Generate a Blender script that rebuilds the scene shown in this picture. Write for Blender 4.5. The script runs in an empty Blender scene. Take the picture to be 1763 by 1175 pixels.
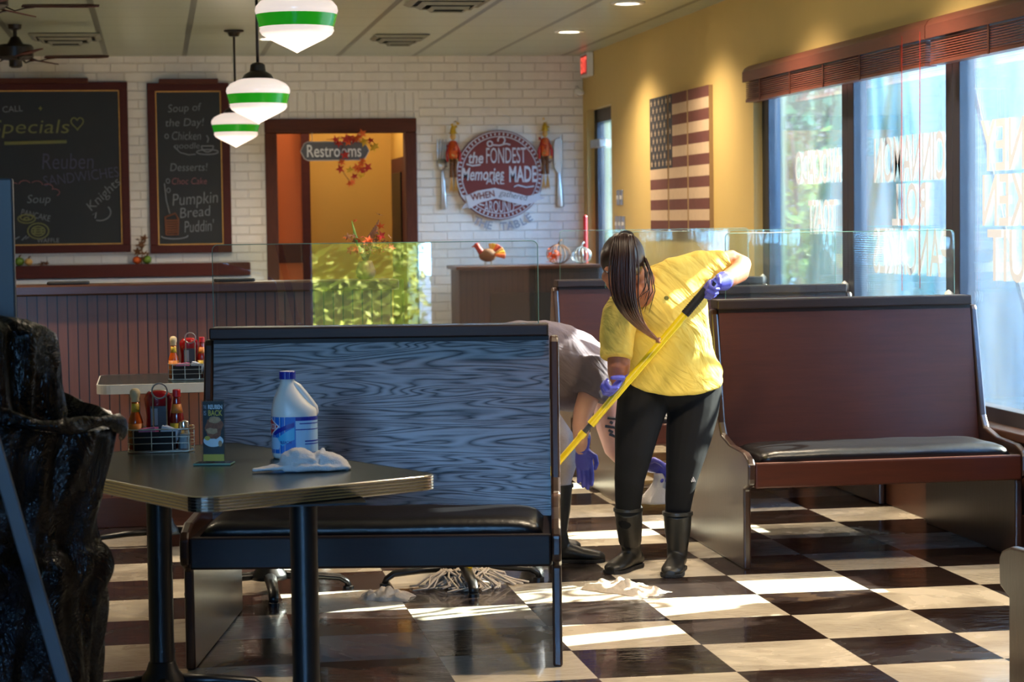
import bpy, bmesh, math, random
from mathutils import Vector, Matrix, noise, Quaternion
from math import sin, cos, pi, radians, sqrt, atan2

random.seed(7)
sc = bpy.context.scene
col = sc.collection

# ---------------------------------------------------------------- camera
cam_d = bpy.data.cameras.new('camera')
cam = bpy.data.objects.new('camera', cam_d)
col.objects.link(cam)
YAW = math.atan2(611.5, 3720.0); PITCH = math.atan2(212.5, 3720.0); ROLL = 0.0135
fwd = Vector((sin(YAW) * cos(PITCH), cos(YAW) * cos(PITCH), -sin(PITCH)))
rgt = Vector((cos(YAW), -sin(YAW), 0.0))
upv = rgt.cross(fwd)
r2 = rgt * cos(ROLL) - upv * sin(ROLL)
u2 = upv * cos(ROLL) + rgt * sin(ROLL)
M = Matrix((r2, u2, -fwd)).transposed().to_4x4()
M.translation = Vector((0, 0, 1.48))
cam.matrix_world = M
cam_d.sensor_width = 36.0
cam_d.lens = 36.0 * 3720.0 / 1763.0
cam_d.clip_start = 0.1
cam_d.clip_end = 200
cam_d.dof.use_dof = True
cam_d.dof.focus_distance = 7.9
cam_d.dof.aperture_fstop = 6.0
sc.camera = cam

# ---------------------------------------------------------------- view, world, sun
sc.view_settings.view_transform = 'Standard'
sc.view_settings.look = 'None'
sc.view_settings.gamma = 1.0
sc.view_settings.exposure = 0.95
sc.view_settings.use_curve_mapping = False
sc.cycles.max_bounces = 10
sc.cycles.diffuse_bounces = 5
sc.cycles.glossy_bounces = 5
sc.cycles.transparent_max_bounces = 24
sc.cycles.caustics_reflective = False
sc.cycles.caustics_refractive = False
sc.cycles.sample_clamp_indirect = 6.0

world = bpy.data.worlds.new('sky'); sc.world = world
world.use_nodes = True
wn = world.node_tree; wn.nodes.clear()
wo = wn.nodes.new('ShaderNodeOutputWorld'); wb = wn.nodes.new('ShaderNodeBackground')
wtc = wn.nodes.new('ShaderNodeTexCoord'); wsep = wn.nodes.new('ShaderNodeSeparateXYZ')
wr = wn.nodes.new('ShaderNodeValToRGB')
wr.color_ramp.elements[0].position = 0.0; wr.color_ramp.elements[0].color = (0.86, 0.95, 1.0, 1)
wr.color_ramp.elements[1].position = 0.45; wr.color_ramp.elements[1].color = (0.74, 0.88, 1.0, 1)
wn.links.new(wtc.outputs['Generated'], wsep.inputs[0]); wn.links.new(wsep.outputs['Z'], wr.inputs[0])
wr2 = wn.nodes.new('ShaderNodeValToRGB')
wr2.color_ramp.elements[0].position = 0.0; wr2.color_ramp.elements[0].color = (0.30, 0.60, 1.0, 1)
wr2.color_ramp.elements[1].position = 0.45; wr2.color_ramp.elements[1].color = (0.12, 0.38, 1.0, 1)
wn.links.new(wsep.outputs['Z'], wr2.inputs[0])
wmx = wn.nodes.new('ShaderNodeMix'); wmx.data_type = 'RGBA'
wmr = wn.nodes.new('ShaderNodeMapRange'); wmr.inputs['From Min'].default_value = -0.6; wmr.inputs['From Max'].default_value = 0.2
wn.links.new(wsep.outputs['Y'], wmr.inputs['Value']); wn.links.new(wmr.outputs['Result'], wmx.inputs[0])
wn.links.new(wr2.outputs[0], wmx.inputs[6]); wn.links.new(wr.outputs[0], wmx.inputs[7])
wn.links.new(wmx.outputs[2], wb.inputs['Color'])
# the open blue sky behind the camera is brighter than the hazy side the windows face
wm = wn.nodes.new('ShaderNodeMapRange'); wm.inputs['From Min'].default_value = -1.0; wm.inputs['From Max'].default_value = 0.2
wm.inputs['To Min'].default_value = 23.0; wm.inputs['To Max'].default_value = 0.72
wn.links.new(wsep.outputs['Y'], wm.inputs['Value']); wn.links.new(wm.outputs['Result'], wb.inputs['Strength'])
wn.links.new(wb.outputs[0], wo.inputs['Surface'])

SUN_AZ = radians(16.0); SUN_EL = radians(31.0)
sd = Vector((-cos(SUN_AZ) * cos(SUN_EL), -sin(SUN_AZ) * cos(SUN_EL), -sin(SUN_EL)))
sl = bpy.data.lights.new('sun', 'SUN'); sl.energy = 22.0; sl.angle = radians(0.6); sl.color = (1.0, 0.93, 0.80)
so = bpy.data.objects.new('sun', sl); col.objects.link(so)
so.location = (12, 14, 9); so.rotation_euler = sd.to_track_quat('-Z', 'Y').to_euler()

# room dimensions (metres)
XW = 3.68      # inner face of the window wall
XG = 3.775     # glass line
YB = 18.43     # back wall
YF = -1.6      # wall behind the camera
XL = -4.2      # left wall
H = 2.87


def portal(name, loc, sx, sy, direction):
    d = bpy.data.lights.new(name, 'AREA'); d.shape = 'RECTANGLE'; d.size = sx; d.size_y = sy
    d.cycles.is_portal = True
    o = bpy.data.objects.new(name, d); col.objects.link(o); o.location = loc
    o.rotation_euler = Vector(direction).to_track_quat('-Z', 'Y').to_euler()


portal('window_portal', (XG + 0.08, 9.6, 1.4), 1.9, 7.2, (-1, 0, 0))
portal('window_portal', (-1.4, YF - 0.15, 1.65), 1.9, 2.3, (0, 1, 0))


# ---------------------------------------------------------------- materials
def srgb(r, g, b):
    f = lambda c: (c / 255 / 12.92) if c / 255 <= 0.04045 else ((c / 255 + 0.055) / 1.055) ** 2.4
    return (f(r), f(g), f(b), 1.0)


class NT:
    def __init__(s, name):
        s.m = bpy.data.materials.new(name); s.m.use_nodes = True
        s.t = s.m.node_tree; s.t.nodes.clear()
        s.out = s.t.nodes.new('ShaderNodeOutputMaterial')

    def n(s, typ, **kw):
        nd = s.t.nodes.new(typ)
        for k, v in kw.items():
            if k.startswith('i_'):
                key = k[2:]
                key = int(key) if key.isdigit() else key.replace('_', ' ')
                nd.inputs[key].default_value = v
            else:
                setattr(nd, k, v)
        return nd

    def l(s, a, b): s.t.links.new(a, b)

    def math(s, op, a, b=None, c=None):
        nd = s.t.nodes.new('ShaderNodeMath'); nd.operation = op
        for i, x in enumerate((a, b, c)):
            if x is None: continue
            if isinstance(x, (int, float)): nd.inputs[i].default_value = x
            else: s.l(x, nd.inputs[i])
        return nd.outputs[0]

    def mix(s, fac, a, b, blend='MIX'):
        nd = s.t.nodes.new('ShaderNodeMix'); nd.data_type = 'RGBA'; nd.blend_type = blend
        for i, x in ((0, fac), (6, a), (7, b)):
            if isinstance(x, (int, float, tuple)): nd.inputs[i].default_value = x
            else: s.l(x, nd.inputs[i])
        return nd.outputs[2]

    def ramp(s, fac, stops):
        nd = s.t.nodes.new('ShaderNodeValToRGB'); e = nd.color_ramp.elements
        while len(e) < len(stops): e.new(0.5)
        for i, (p, c) in enumerate(stops): e[i].position = p; e[i].color = c
        s.l(fac, nd.inputs[0]); return nd.outputs[0]

    def obj(s): return s.t.nodes.new('ShaderNodeTexCoord').outputs['Object']
    def pos(s): return s.t.nodes.new('ShaderNodeNewGeometry').outputs['Position']

    def noise(s, vec, scale, detail=3, rough=0.55, dist=0.0, vscale=None):
        if vscale:
            mp = s.n('ShaderNodeMapping'); mp.inputs['Scale'].default_value = vscale
            s.l(vec, mp.inputs[0]); vec = mp.outputs[0]
        nd = s.n('ShaderNodeTexNoise'); nd.inputs['Scale'].default_value = scale
        nd.inputs['Detail'].default_value = detail; nd.inputs['Roughness'].default_value = rough
        nd.inputs['Distortion'].default_value = dist
        s.l(vec, nd.inputs['Vector']); return nd.outputs['Fac']

    def bump(s, h, strength=0.3, dist=0.01):
        nd = s.n('ShaderNodeBump'); nd.inputs['Strength'].default_value = strength
        nd.inputs['Distance'].default_value = dist; s.l(h, nd.inputs['Height']); return nd.outputs[0]

    def bsdf(s, color, rough=0.5, metal=0.0, coat=0.0, coat_r=0.1, spec=0.5, normal=None, emit=None, es=0.0, trans=0.0, sss=0.0, alpha=None):
        p = s.n('ShaderNodeBsdfPrincipled')
        for key, x in (('Base Color', color), ('Roughness', rough), ('Metallic', metal), ('Coat Weight', coat),
                       ('Coat Roughness', coat_r), ('Specular IOR Level', spec), ('Transmission Weight', trans)):
            if isinstance(x, (int, float, tuple)): p.inputs[key].default_value = x
            else: s.l(x, p.inputs[key])
        if normal is not None: s.l(normal, p.inputs['Normal'])
        if emit is not None:
            p.inputs['Emission Color'].default_value = emit; p.inputs['Emission Strength'].default_value = es
        if alpha is not None: p.inputs['Alpha'].default_value = alpha
        s.l(p.outputs[0], s.out.inputs['Surface'])
        return p


def plain(name, c, rough=0.5, metal=0.0, var=0.08, scale=18.0, bumpy=0.0, coat=0.0, spec=0.5, emit=None, es=0.0):
    t = NT(name)
    nz = t.noise(t.obj(), scale, 4)
    dark = tuple(x * (1 - var * 2) for x in c[:3]) + (1,)
    lite = tuple(min(1, x * (1 + var)) for x in c[:3]) + (1,)
    cc = t.mix(nz, dark, lite)
    nrm = t.bump(nz, bumpy, 0.01) if bumpy else None
    t.bsdf(cc, rough, metal, coat=coat, spec=spec, normal=nrm, emit=emit, es=es)
    return t.m


def wood(name, base, dark, rough=0.35, coat=0.3, axis='X', grain=1.0, bs=0.25, cathedral=True, coat_r=0.25):
    t = NT(name); o = t.obj()
    if axis == 'X': vs = (0.7, 8, 8)
    elif axis == 'Z': vs = (8, 8, 0.9)
    else: vs = (8, 0.9, 8)
    broad = t.noise(o, 1.3 * grain, 2, 0.5, 0.35, vs)
    fine = t.noise(o, 9.0 * grain, 5, 0.7, 0.2, tuple(v if v > 1 else v * 0.9 for v in vs))
    rings = t.math('FRACT', t.math('MULTIPLY', broad, 24.0))
    rings = t.math('POWER', t.math('ABSOLUTE', t.math('SUBTRACT', rings, 0.5)), 2.3)
    rings = t.math('MULTIPLY', rings, 5.0)
    g = t.math('ADD', t.math('MULTIPLY', rings, t.math('SMOOTH_MIN', t.math('MULTIPLY', fine, 1.8), 1.0, 0.2)), t.math('MULTIPLY', t.math('MAXIMUM', t.math('SUBTRACT', fine, 0.5), 0.0), 1.3)) if cathedral else fine
    c = t.mix(g, base, dark)
    c = t.mix(t.math('MULTIPLY', t.noise(o, 1.1, 2), 0.5), c, dark)
    h = t.math('ADD', t.math('MULTIPLY', g, -1.0), t.math('MULTIPLY', fine, 0.5))
    cw = t.math('MULTIPLY', t.math('SUBTRACT', 1.0, t.math('MULTIPLY', t.math('MINIMUM', t.math('POWER', g, 0.8), 1.0), 0.85)), coat) if cathedral else coat
    pb = t.bsdf(c, rough, coat=cw, coat_r=coat_r, normal=t.bump(h, bs, 0.004), spec=0.25)
    if cathedral: pb.inputs['Coat IOR'].default_value = 1.72   # thick glossy varnish
    return t.m


def beadboard(name, c, dark, pitch, axis='X', rough=0.45):
    t = NT(name); o = t.pos(); sp = t.n('ShaderNodeSeparateXYZ'); t.l(o, sp.inputs[0])
    f = t.math('FRACT', t.math('MULTIPLY', sp.outputs[axis], 1.0 / pitch))
    groove = t.math('LESS_THAN', f, 0.13)
    board = t.math('FLOOR', t.math('MULTIPLY', sp.outputs[axis], 1.0 / pitch))
    wn_ = t.n('ShaderNodeTexWhiteNoise'); wn_.noise_dimensions = '1D'; t.l(board, wn_.inputs['W'])
    streak = t.noise(o, 3.0, 4, 0.6, 0.2, (14, 14, 1.1))
    cc = t.mix(t.math('MULTIPLY', wn_.outputs[0], 0.45), c, dark)
    cc = t.mix(t.math('MULTIPLY', streak, 0.7), cc, dark)
    cc = t.mix(groove, cc, tuple(x * 0.18 for x in dark[:3]) + (1,))
    h = t.math('SUBTRACT', 1.0, groove)
    t.bsdf(cc, rough, coat=0.15, coat_r=0.3, normal=t.bump(h, 0.8, 0.004))
    return t.m


MT = {}
MT['booth'] = wood('dark stained oak', srgb(66, 40, 32), srgb(10, 6, 6), 0.4, 1.0, 'X', 1.25, 0.3, coat_r=0.36)
MT['booth_plain'] = wood('dark stained veneer', srgb(84, 40, 24), srgb(44, 18, 12), 0.42, 0.0, 'X', 0.6, 0.08, cathedral=False)
MT['booth_dark'] = wood('dark booth rail', srgb(34, 20, 18), srgb(16, 9, 9), 0.45, 0.0, 'X', 1.0, 0.12, cathedral=False)
MT['panel'] = wood('worn booth end wood', srgb(70, 44, 32), srgb(30, 18, 14), 0.3, 0.6, 'Z', 1.0, 0.25, cathedral=False)
MT['vinyl'] = plain('black vinyl', srgb(16, 16, 20), 0.32, var=0.1, scale=60, bumpy=0.12)
MT['trimwood'] = wood('brown door casing', srgb(112, 58, 40), srgb(58, 28, 20), 0.6, 0.0, 'Z', 1.0, 0.15, cathedral=False)
MT['redwood'] = wood('mahogany frame', srgb(92, 34, 24), srgb(56, 18, 14), 0.6, 0.0, 'X', 1.0, 0.08, cathedral=False)
MT['trimwoodx'] = wood('brown casing head', srgb(112, 58, 40), srgb(58, 28, 20), 0.6, 0.0, 'X', 1.0, 0.15, cathedral=False)
MT['blindwood'] = wood('blind wood', srgb(128, 72, 58), srgb(90, 46, 38), 0.35, 0.3, 'Y', 1.0, 0.1, cathedral=False)
MT['beads'] = beadboard('brown beadboard', srgb(122, 72, 48), srgb(66, 36, 25), 0.0475, 'X')
MT['beadsY'] = beadboard('brown wainscot beadboard', srgb(130, 78, 54), srgb(72, 42, 30), 0.0475, 'Y')
MT['capwood'] = wood('counter cap', srgb(86, 48, 34), srgb(44, 24, 18), 0.35, 0.3, 'X', 1.0, 0.1, cathedral=False)
MT['baseboard'] = wood('baseboard wood', srgb(104, 66, 48), srgb(56, 34, 26), 0.4, 0.3, 'Y', 1.0, 0.1, cathedral=False)
MT['black'] = plain('black enamel', srgb(20, 20, 22), 0.35, bumpy=0.02)
MT['blackmatte'] = plain('matte black', srgb(24, 22, 22), 0.7)
MT['dkmetal'] = plain('window frame metal', srgb(38, 38, 48), 0.4, var=0.05)
MT['bronze'] = plain('fan bronze', srgb(40, 32, 28), 0.35, 0.4)
MT['chrome'] = plain('ribbed chrome', srgb(215, 210, 205), 0.18, 1.0, var=0.03)
MT['steel'] = plain('silver', srgb(190, 192, 195), 0.3, 0.9, var=0.1)
MT['wire'] = plain('wire steel', srgb(180, 170, 150), 0.3, 0.9, var=0.05)
MT['laminate'] = plain('dark green grey laminate', srgb(40, 48, 47), 0.26, var=0.12, scale=240)
MT['whiteedge'] = plain('white laminate edge', srgb(200, 198, 190), 0.4)
MT['yellow_wall'] = plain('ochre wall paint', srgb(206, 178, 112), 0.62, var=0.03, scale=3, bumpy=0.02)
MT['hall_wall'] = plain('hall ochre paint', srgb(196, 148, 62), 0.7, var=0.03, scale=3)
MT['hall_orange'] = plain('hall orange paint', srgb(196, 96, 40), 0.7, var=0.03, scale=3)
MT['white'] = plain('white plastic', srgb(235, 235, 235), 0.45, var=0.02)
MT['cloth'] = plain('white terry cloth', srgb(222, 218, 216), 0.95, var=0.06, scale=320, bumpy=0.5)
MT['clothdirty'] = plain('damp mop cloth', srgb(206, 192, 176), 0.85, var=0.15, scale=60, bumpy=0.4)
MT['skin'] = plain('skin', srgb(176, 112, 80), 0.5, var=0.05, scale=30)
MT['skin2'] = plain('fair skin', srgb(222, 168, 146), 0.5, var=0.05, scale=30)
MT['glove'] = plain('blue nitrile', srgb(82, 84, 190), 0.38, var=0.06, scale=70, bumpy=0.08)
MT['leggings'] = plain('black leggings', srgb(22, 22, 24), 0.8, var=0.1, scale=200, spec=0.15)
MT['rubber'] = plain('black rubber', srgb(34, 33, 30), 0.42, var=0.12, scale=14)
MT['pants'] = plain('light grey trousers', srgb(170, 164, 172), 0.85, var=0.06, scale=120, bumpy=0.1)
MT['poleyellow'] = plain('yellow fibreglass', srgb(236, 206, 24), 0.35, var=0.03)
MT['jugwhite'] = plain('translucent white jug', srgb(224, 222, 216), 0.35, var=0.03)
MT['blueplastic'] = plain('blue cap', srgb(22, 40, 150), 0.35, var=0.03)
MT['labelblue'] = plain('label blue', srgb(20, 110, 200), 0.4, var=0.05)
MT['labelnavy'] = plain('label navy', srgb(24, 40, 150), 0.4, var=0.03)
MT['labelcyan'] = plain('label cyan', srgb(70, 180, 225), 0.4, var=0.03)
MT['labelpale'] = plain('label pale', srgb(168, 206, 236), 0.4, var=0.03)
MT['red'] = plain('red', srgb(200, 28, 34), 0.4, var=0.05)
MT['ketchup'] = plain('ketchup red', srgb(150, 12, 22), 0.18, var=0.06, coat=0.4)
MT['sauce'] = plain('orange hot sauce', srgb(206, 84, 16), 0.2, var=0.15, coat=0.4)
MT['sauce2'] = plain('dark hot sauce', srgb(140, 20, 16), 0.2, var=0.15, coat=0.4)
MT['woodcap'] = plain('pale wooden cap', srgb(222, 196, 150), 0.5, var=0.08)
MT['labelyellow'] = plain('yellow label', srgb(230, 190, 60), 0.5, var=0.15, scale=60)
MT['labelorange'] = plain('orange label', srgb(220, 130, 50), 0.5, var=0.15, scale=60)
MT['dkgrey'] = plain('dark grey label', srgb(60, 60, 66), 0.5)
MT['ltgrey'] = plain('light grey print', srgb(150, 150, 156), 0.5)
MT['pink'] = plain('pink paper', srgb(226, 130, 170), 0.7)
MT['green'] = plain('green leaf', srgb(96, 130, 40), 0.5, var=0.2)
MT['signmaroon'] = plain('maroon sign paint', srgb(112, 38, 32), 0.6, var=0.06)
MT['signgrey'] = plain('sign pale grey', srgb(196, 192, 196), 0.6, var=0.04)
MT['signslate'] = plain('slate sign board', srgb(96, 96, 102), 0.6)
MT['shadegreen'] = plain('green glass band', srgb(30, 150, 26), 0.2, var=0.03, emit=srgb(30, 160, 26), es=0.25)
MT['opal'] = plain('opal lamp glass', srgb(245, 226, 214), 0.2, var=0.01, emit=(1.0, 0.84, 0.76, 1), es=0.36)
MT['bulb'] = plain('lit downlight', srgb(255, 240, 210), 0.4, var=0.0, emit=(1.0, 0.85, 0.6, 1), es=9.0)
MT['exitred'] = plain('lit exit letters', srgb(230, 60, 50), 0.4, var=0.0, emit=(1.0, 0.12, 0.08, 1), es=0.6)
MT['chalk'] = plain('white chalk', srgb(128, 130, 136), 0.95, var=0.25, scale=160)
MT['chalkyellow'] = plain('yellow chalk', srgb(124, 124, 80), 0.95, var=0.25, scale=160)
MT['chalklilac'] = plain('lilac chalk', srgb(84, 80, 104), 0.95, var=0.25, scale=160)
MT['chalkpink'] = plain('pink chalk', srgb(150, 90, 96), 0.95, var=0.25, scale=160)
MT['chalkbrown'] = plain('brown chalk', srgb(120, 76, 56), 0.95, var=0.25, scale=160)
MT['board'] = plain('chalkboard', srgb(20, 22, 23), 0.6, var=0.2, scale=5)
def mk_decal():
    t = NT('white window lettering film')
    a = t.n('ShaderNodeBsdfDiffuse'); a.inputs[0].default_value = (0.6, 0.56, 0.53, 1)
    b = t.n('ShaderNodeBsdfTranslucent'); b.inputs[0].default_value = (0.12, 0.10, 0.095, 1)
    mx = t.n('ShaderNodeMixShader'); mx.inputs[0].default_value = 0.5
    t.l(a.outputs[0], mx.inputs[1]); t.l(b.outputs[0], mx.inputs[2]); t.l(mx.outputs[0], t.out.inputs['Surface'])
    return t.m


MT['decal'] = mk_decal()
MT['teal'] = plain('teal canvas', srgb(52, 112, 104), 0.8, var=0.1, scale=6)
MT['concrete'] = plain('pale concrete', srgb(120, 120, 118), 0.9, var=0.06, scale=4)
MT['bark'] = plain('bark', srgb(84, 64, 48), 0.9, var=0.2)
MT['hedge'] = plain('hedge leaf', srgb(150, 168, 60), 0.5, var=0.4, scale=3)
MT['hedgelight'] = plain('leaf with sunlight in colour', srgb(206, 212, 110), 0.5, var=0.3, scale=3)  # leaf colour lightened to stand for strong sun in the reflection
MT['hedgedark'] = plain('shrub leaf', srgb(96, 120, 50), 0.5, var=0.5, scale=3)
MT['fallred'] = plain('red autumn leaf', srgb(178, 36, 26), 0.6, var=0.2)
MT['fallorange'] = plain('orange autumn leaf', srgb(222, 96, 30), 0.6, var=0.2)
MT['fallyellow'] = plain('yellow autumn leaf', srgb(214, 170, 40), 0.6, var=0.2)
MT['fallbrown'] = plain('dried brown', srgb(120, 76, 44), 0.8, var=0.2)
MT['straw'] = plain('straw', srgb(220, 170, 96), 0.8, var=0.2)
MT['denimgrey'] = plain('slate painted board', srgb(66, 64, 66), 0.5, var=0.08)
MT['flagnavy'] = plain('faded navy paint', srgb(44, 46, 56), 0.7, var=0.15, scale=20)
MT['flagred'] = plain('faded red paint', srgb(106, 62, 58), 0.7, var=0.12, scale=20)
MT['flagcream'] = plain('cream paint', srgb(202, 176, 148), 0.7, var=0.08, scale=20)
MT['flagedge'] = plain('pale wood edge', srgb(170, 140, 100), 0.7)
MT['tarp'] = plain('pale canopy cloth', srgb(140, 152, 150), 0.8, var=0.04, scale=3)
MT['asphalt'] = plain('asphalt', srgb(120, 122, 126), 0.9, var=0.08, scale=6)


def mk_bag():
    t = NT('black polythene'); o = t.obj()
    n1 = t.noise(o, 5.0, 3, 0.5, 1.6, (1, 1, 0.4)); n2 = t.math('ABSOLUTE', t.math('SUBTRACT', t.noise(o, 9, 5, 0.65, 1.6, (1.2, 1, 0.6)), 0.5))
    h = t.math('ADD', t.math('MULTIPLY', n1, 0.6), t.math('MULTIPLY', n2, -1.6))
    t.bsdf(srgb(4, 4, 5), 0.17, normal=t.bump(h, 0.6, 0.04), spec=0.22)
    return t.m


def mk_shirt(name, c, s=0.35):
    t = NT(name); o = t.obj()
    mp = t.n('ShaderNodeMapping'); mp.inputs['Rotation'].default_value = (0, 0.75, 0); t.l(o, mp.inputs[0])
    n1 = t.noise(mp.outputs[0], 4.0, 3, 0.5, 1.0, (3.2, 1.5, 0.8)); n2 = t.noise(o, 420, 2)
    h = t.math('ADD', n1, t.math('MULTIPLY', n2, 0.02))
    p = t.bsdf(c, 0.85, normal=t.bump(h, s, 0.05), spec=0.2)
    return t.m


def mk_hair():
    t = NT('dark brown hair'); o = t.pos(); sp = t.n('ShaderNodeSeparateXYZ'); t.l(o, sp.inputs[0])
    st = t.noise(o, 26, 3, 0.6, 0.3, (3, 3, 0.5))
    f = t.math('MULTIPLY', t.math('SUBTRACT', 1.13, sp.outputs['Z']), 6.0)
    f = t.math('MINIMUM', t.math('MAXIMUM', f, 0.0), 1.0)
    base = t.mix(st, srgb(22, 13, 12), srgb(58, 34, 28))
    tip = t.mix(st, srgb(110, 60, 34), srgb(190, 120, 74))
    t.bsdf(t.mix(f, base, tip), 0.36, spec=0.5)
    return t.m


def mk_brick():
    t = NT('white painted brick'); o = t.pos(); sp = t.n('ShaderNodeSeparateXYZ'); t.l(o, sp.inputs[0])
    cb = t.n('ShaderNodeCombineXYZ'); t.l(sp.outputs['X'], cb.inputs[0]); t.l(sp.outputs['Z'], cb.inputs[1])
    b = t.n('ShaderNodeTexBrick'); b.offset = 0.5
    b.inputs['Scale'].default_value = 1.0; b.inputs['Brick Width'].default_value = 0.225; b.inputs['Row Height'].default_value = 0.076
    b.inputs['Mortar Size'].default_value = 0.006; b.inputs['Mortar Smooth'].default_value = 0.6; b.inputs['Bias'].default_value = 0
    t.l(cb.outputs[0], b.inputs['Vector'])
    # soldier course above the doorway
    cb2 = t.n('ShaderNodeCombineXYZ'); t.l(sp.outputs['Z'], cb2.inputs[0]); t.l(sp.outputs['X'], cb2.inputs[1])
    b2 = t.n('ShaderNodeTexBrick'); b2.offset = 0.0
    b2.inputs['Scale'].default_value = 1.0; b2.inputs['Brick Width'].default_value = 0.24; b2.inputs['Row Height'].default_value = 0.076
    b2.inputs['Mortar Size'].default_value = 0.006; b2.inputs['Mortar Smooth'].default_value = 0.6
    t.l(cb2.outputs[0], b2.inputs['Vector'])
    inx = t.math('MULTIPLY', t.math('GREATER_THAN', sp.outputs['X'], 0.95), t.math('LESS_THAN', sp.outputs['X'], 2.25))
    inz = t.math('MULTIPLY', t.math('GREATER_THAN', sp.outputs['Z'], 2.3), t.math('LESS_THAN', sp.outputs['Z'], 2.56))
    m = t.math('MULTIPLY', inx, inz)
    f1 = t.math('ADD', t.math('MULTIPLY', b.outputs['Fac'], t.math('SUBTRACT', 1.0, m)), t.math('MULTIPLY', b2.outputs['Fac'], m))
    nz = t.noise(o, 9, 5, 0.6); nl = t.noise(o, 1.6, 3)
    c = t.mix(nz, srgb(222, 214, 204), srgb(240, 235, 228))
    c = t.mix(t.math('MULTIPLY', f1, 0.3), c, srgb(186, 176, 160))
    h = t.math('ADD', t.math('MULTIPLY', f1, -1.0), t.math('MULTIPLY', nz, 0.7))
    t.bsdf(c, 0.55, normal=t.bump(h, 0.75, 0.012))
    return t.m


TILE = 0.457


def mk_floor():
    t = NT('black and cream checker vinyl tile, wet'); o = t.pos(); sp = t.n('ShaderNodeSeparateXYZ'); t.l(o, sp.inputs[0])
    ix = t.math('FLOOR', t.math('DIVIDE', sp.outputs['X'], TILE))
    iy = t.math('FLOOR', t.math('DIVIDE', t.math('SUBTRACT', sp.outputs['Y'], 0.3245), TILE))
    par = t.math('FLOORED_MODULO', t.math('ADD', ix, iy), 2.0)
    odd = t.math('GREATER_THAN', par, 0.5)
    fx = t.math('ABSOLUTE', t.math('SUBTRACT', t.math('FRACT', t.math('DIVIDE', sp.outputs['X'], TILE)), 0.5))
    fy = t.math('ABSOLUTE', t.math('SUBTRACT', t.math('FRACT', t.math('DIVIDE', t.math('SUBTRACT', sp.outputs['Y'], 0.3245), TILE)), 0.5))
    seam = t.math('GREATER_THAN', t.math('MAXIMUM', fx, fy), 0.497)
    cb = t.n('ShaderNodeCombineXYZ'); t.l(ix, cb.inputs[0]); t.l(iy, cb.inputs[1])
    wn_ = t.n('ShaderNodeTexWhiteNoise'); wn_.noise_dimensions = '2D'; t.l(cb.outputs[0], wn_.inputs['Vector'])
    marb = t.noise(o, 6, 6, 0.65, 1.5, (1, 3, 1)); sm = t.noise(o, 38, 3)
    white = t.mix(marb, srgb(206, 194, 174), srgb(232, 224, 206))
    white = t.mix(t.math('MULTIPLY', wn_.outputs[0], 0.3), white, srgb(204, 186, 160))
    black = t.mix(t.math('POWER', marb, 2.0), srgb(24, 18, 18), srgb(66, 50, 42))
    c = t.mix(odd, white, black)
    stain = t.noise(o, 2.3, 4, 0.6, 0.5)
    c = t.mix(t.math('MULTIPLY', t.math('GREATER_THAN', stain, 0.62), 0.25), c, srgb(110, 84, 60))
    c = t.mix(t.math('MULTIPLY', seam, 0.6), c, srgb(60, 50, 44))
    wet = t.noise(o, 1.7, 4, 0.6, 0.6)
    wetm = t.ramp(wet, [(0.40, (0, 0, 0, 1)), (0.56, (1, 1, 1, 1))])
    rough = t.math('SUBTRACT', 0.30, t.math('MULTIPLY', wetm, 0.23))
    rp = t.noise(o, 11, 4, 0.6, 1.5, (1, 2.5, 1))
    h = t.math('ADD', t.math('MULTIPLY', rp, wetm), t.math('MULTIPLY', sm, 0.04))
    t.bsdf(c, rough, spec=0.62, normal=t.bump(h, 0.22, 0.012), coat=t.math('MULTIPLY', wetm, 0.5), coat_r=0.05)
    return t.m


def mk_ceiling():
    t = NT('lay-in ceiling panels'); o = t.pos(); sp = t.n('ShaderNodeSeparateXYZ'); t.l(o, sp.inputs[0])
    gx = t.math('ABSOLUTE', t.math('SUBTRACT', t.math('FRACT', t.math('DIVIDE', t.math('SUBTRACT', sp.outputs['X'], 0.276), 0.645)), 0.5))
    gy = t.math('ABSOLUTE', t.math('SUBTRACT', t.math('FRACT', t.math('DIVIDE', t.math('SUBTRACT', sp.outputs['Y'], 0.1), 0.645)), 0.5))
    grid = t.math('GREATER_THAN', gx, 0.468)
    gridy = t.math('GREATER_THAN', gy, 0.485)
    rib = t.math('LESS_THAN', t.math('FRACT', t.math('MULTIPLY', sp.outputs['Y'], 1.0 / 0.645 * 4)), 0.08)
    nz = t.noise(o, 60, 4)
    c = t.mix(nz, srgb(156, 166, 152), srgb(182, 190, 174))
    c = t.mix(t.math('MULTIPLY', rib, 0.3), c, srgb(80, 84, 74))
    c = t.mix(t.math('MULTIPLY', gridy, 0.5), c, srgb(96, 100, 90))
    c = t.mix(t.math('MULTIPLY', grid, 0.8), c, srgb(76, 80, 70))
    t.bsdf(c, 0.32, spec=0.5, normal=t.bump(t.math('MULTIPLY', t.math('ADD', grid, rib), -1.0), 0.5, 0.01))
    return t.m


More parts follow.
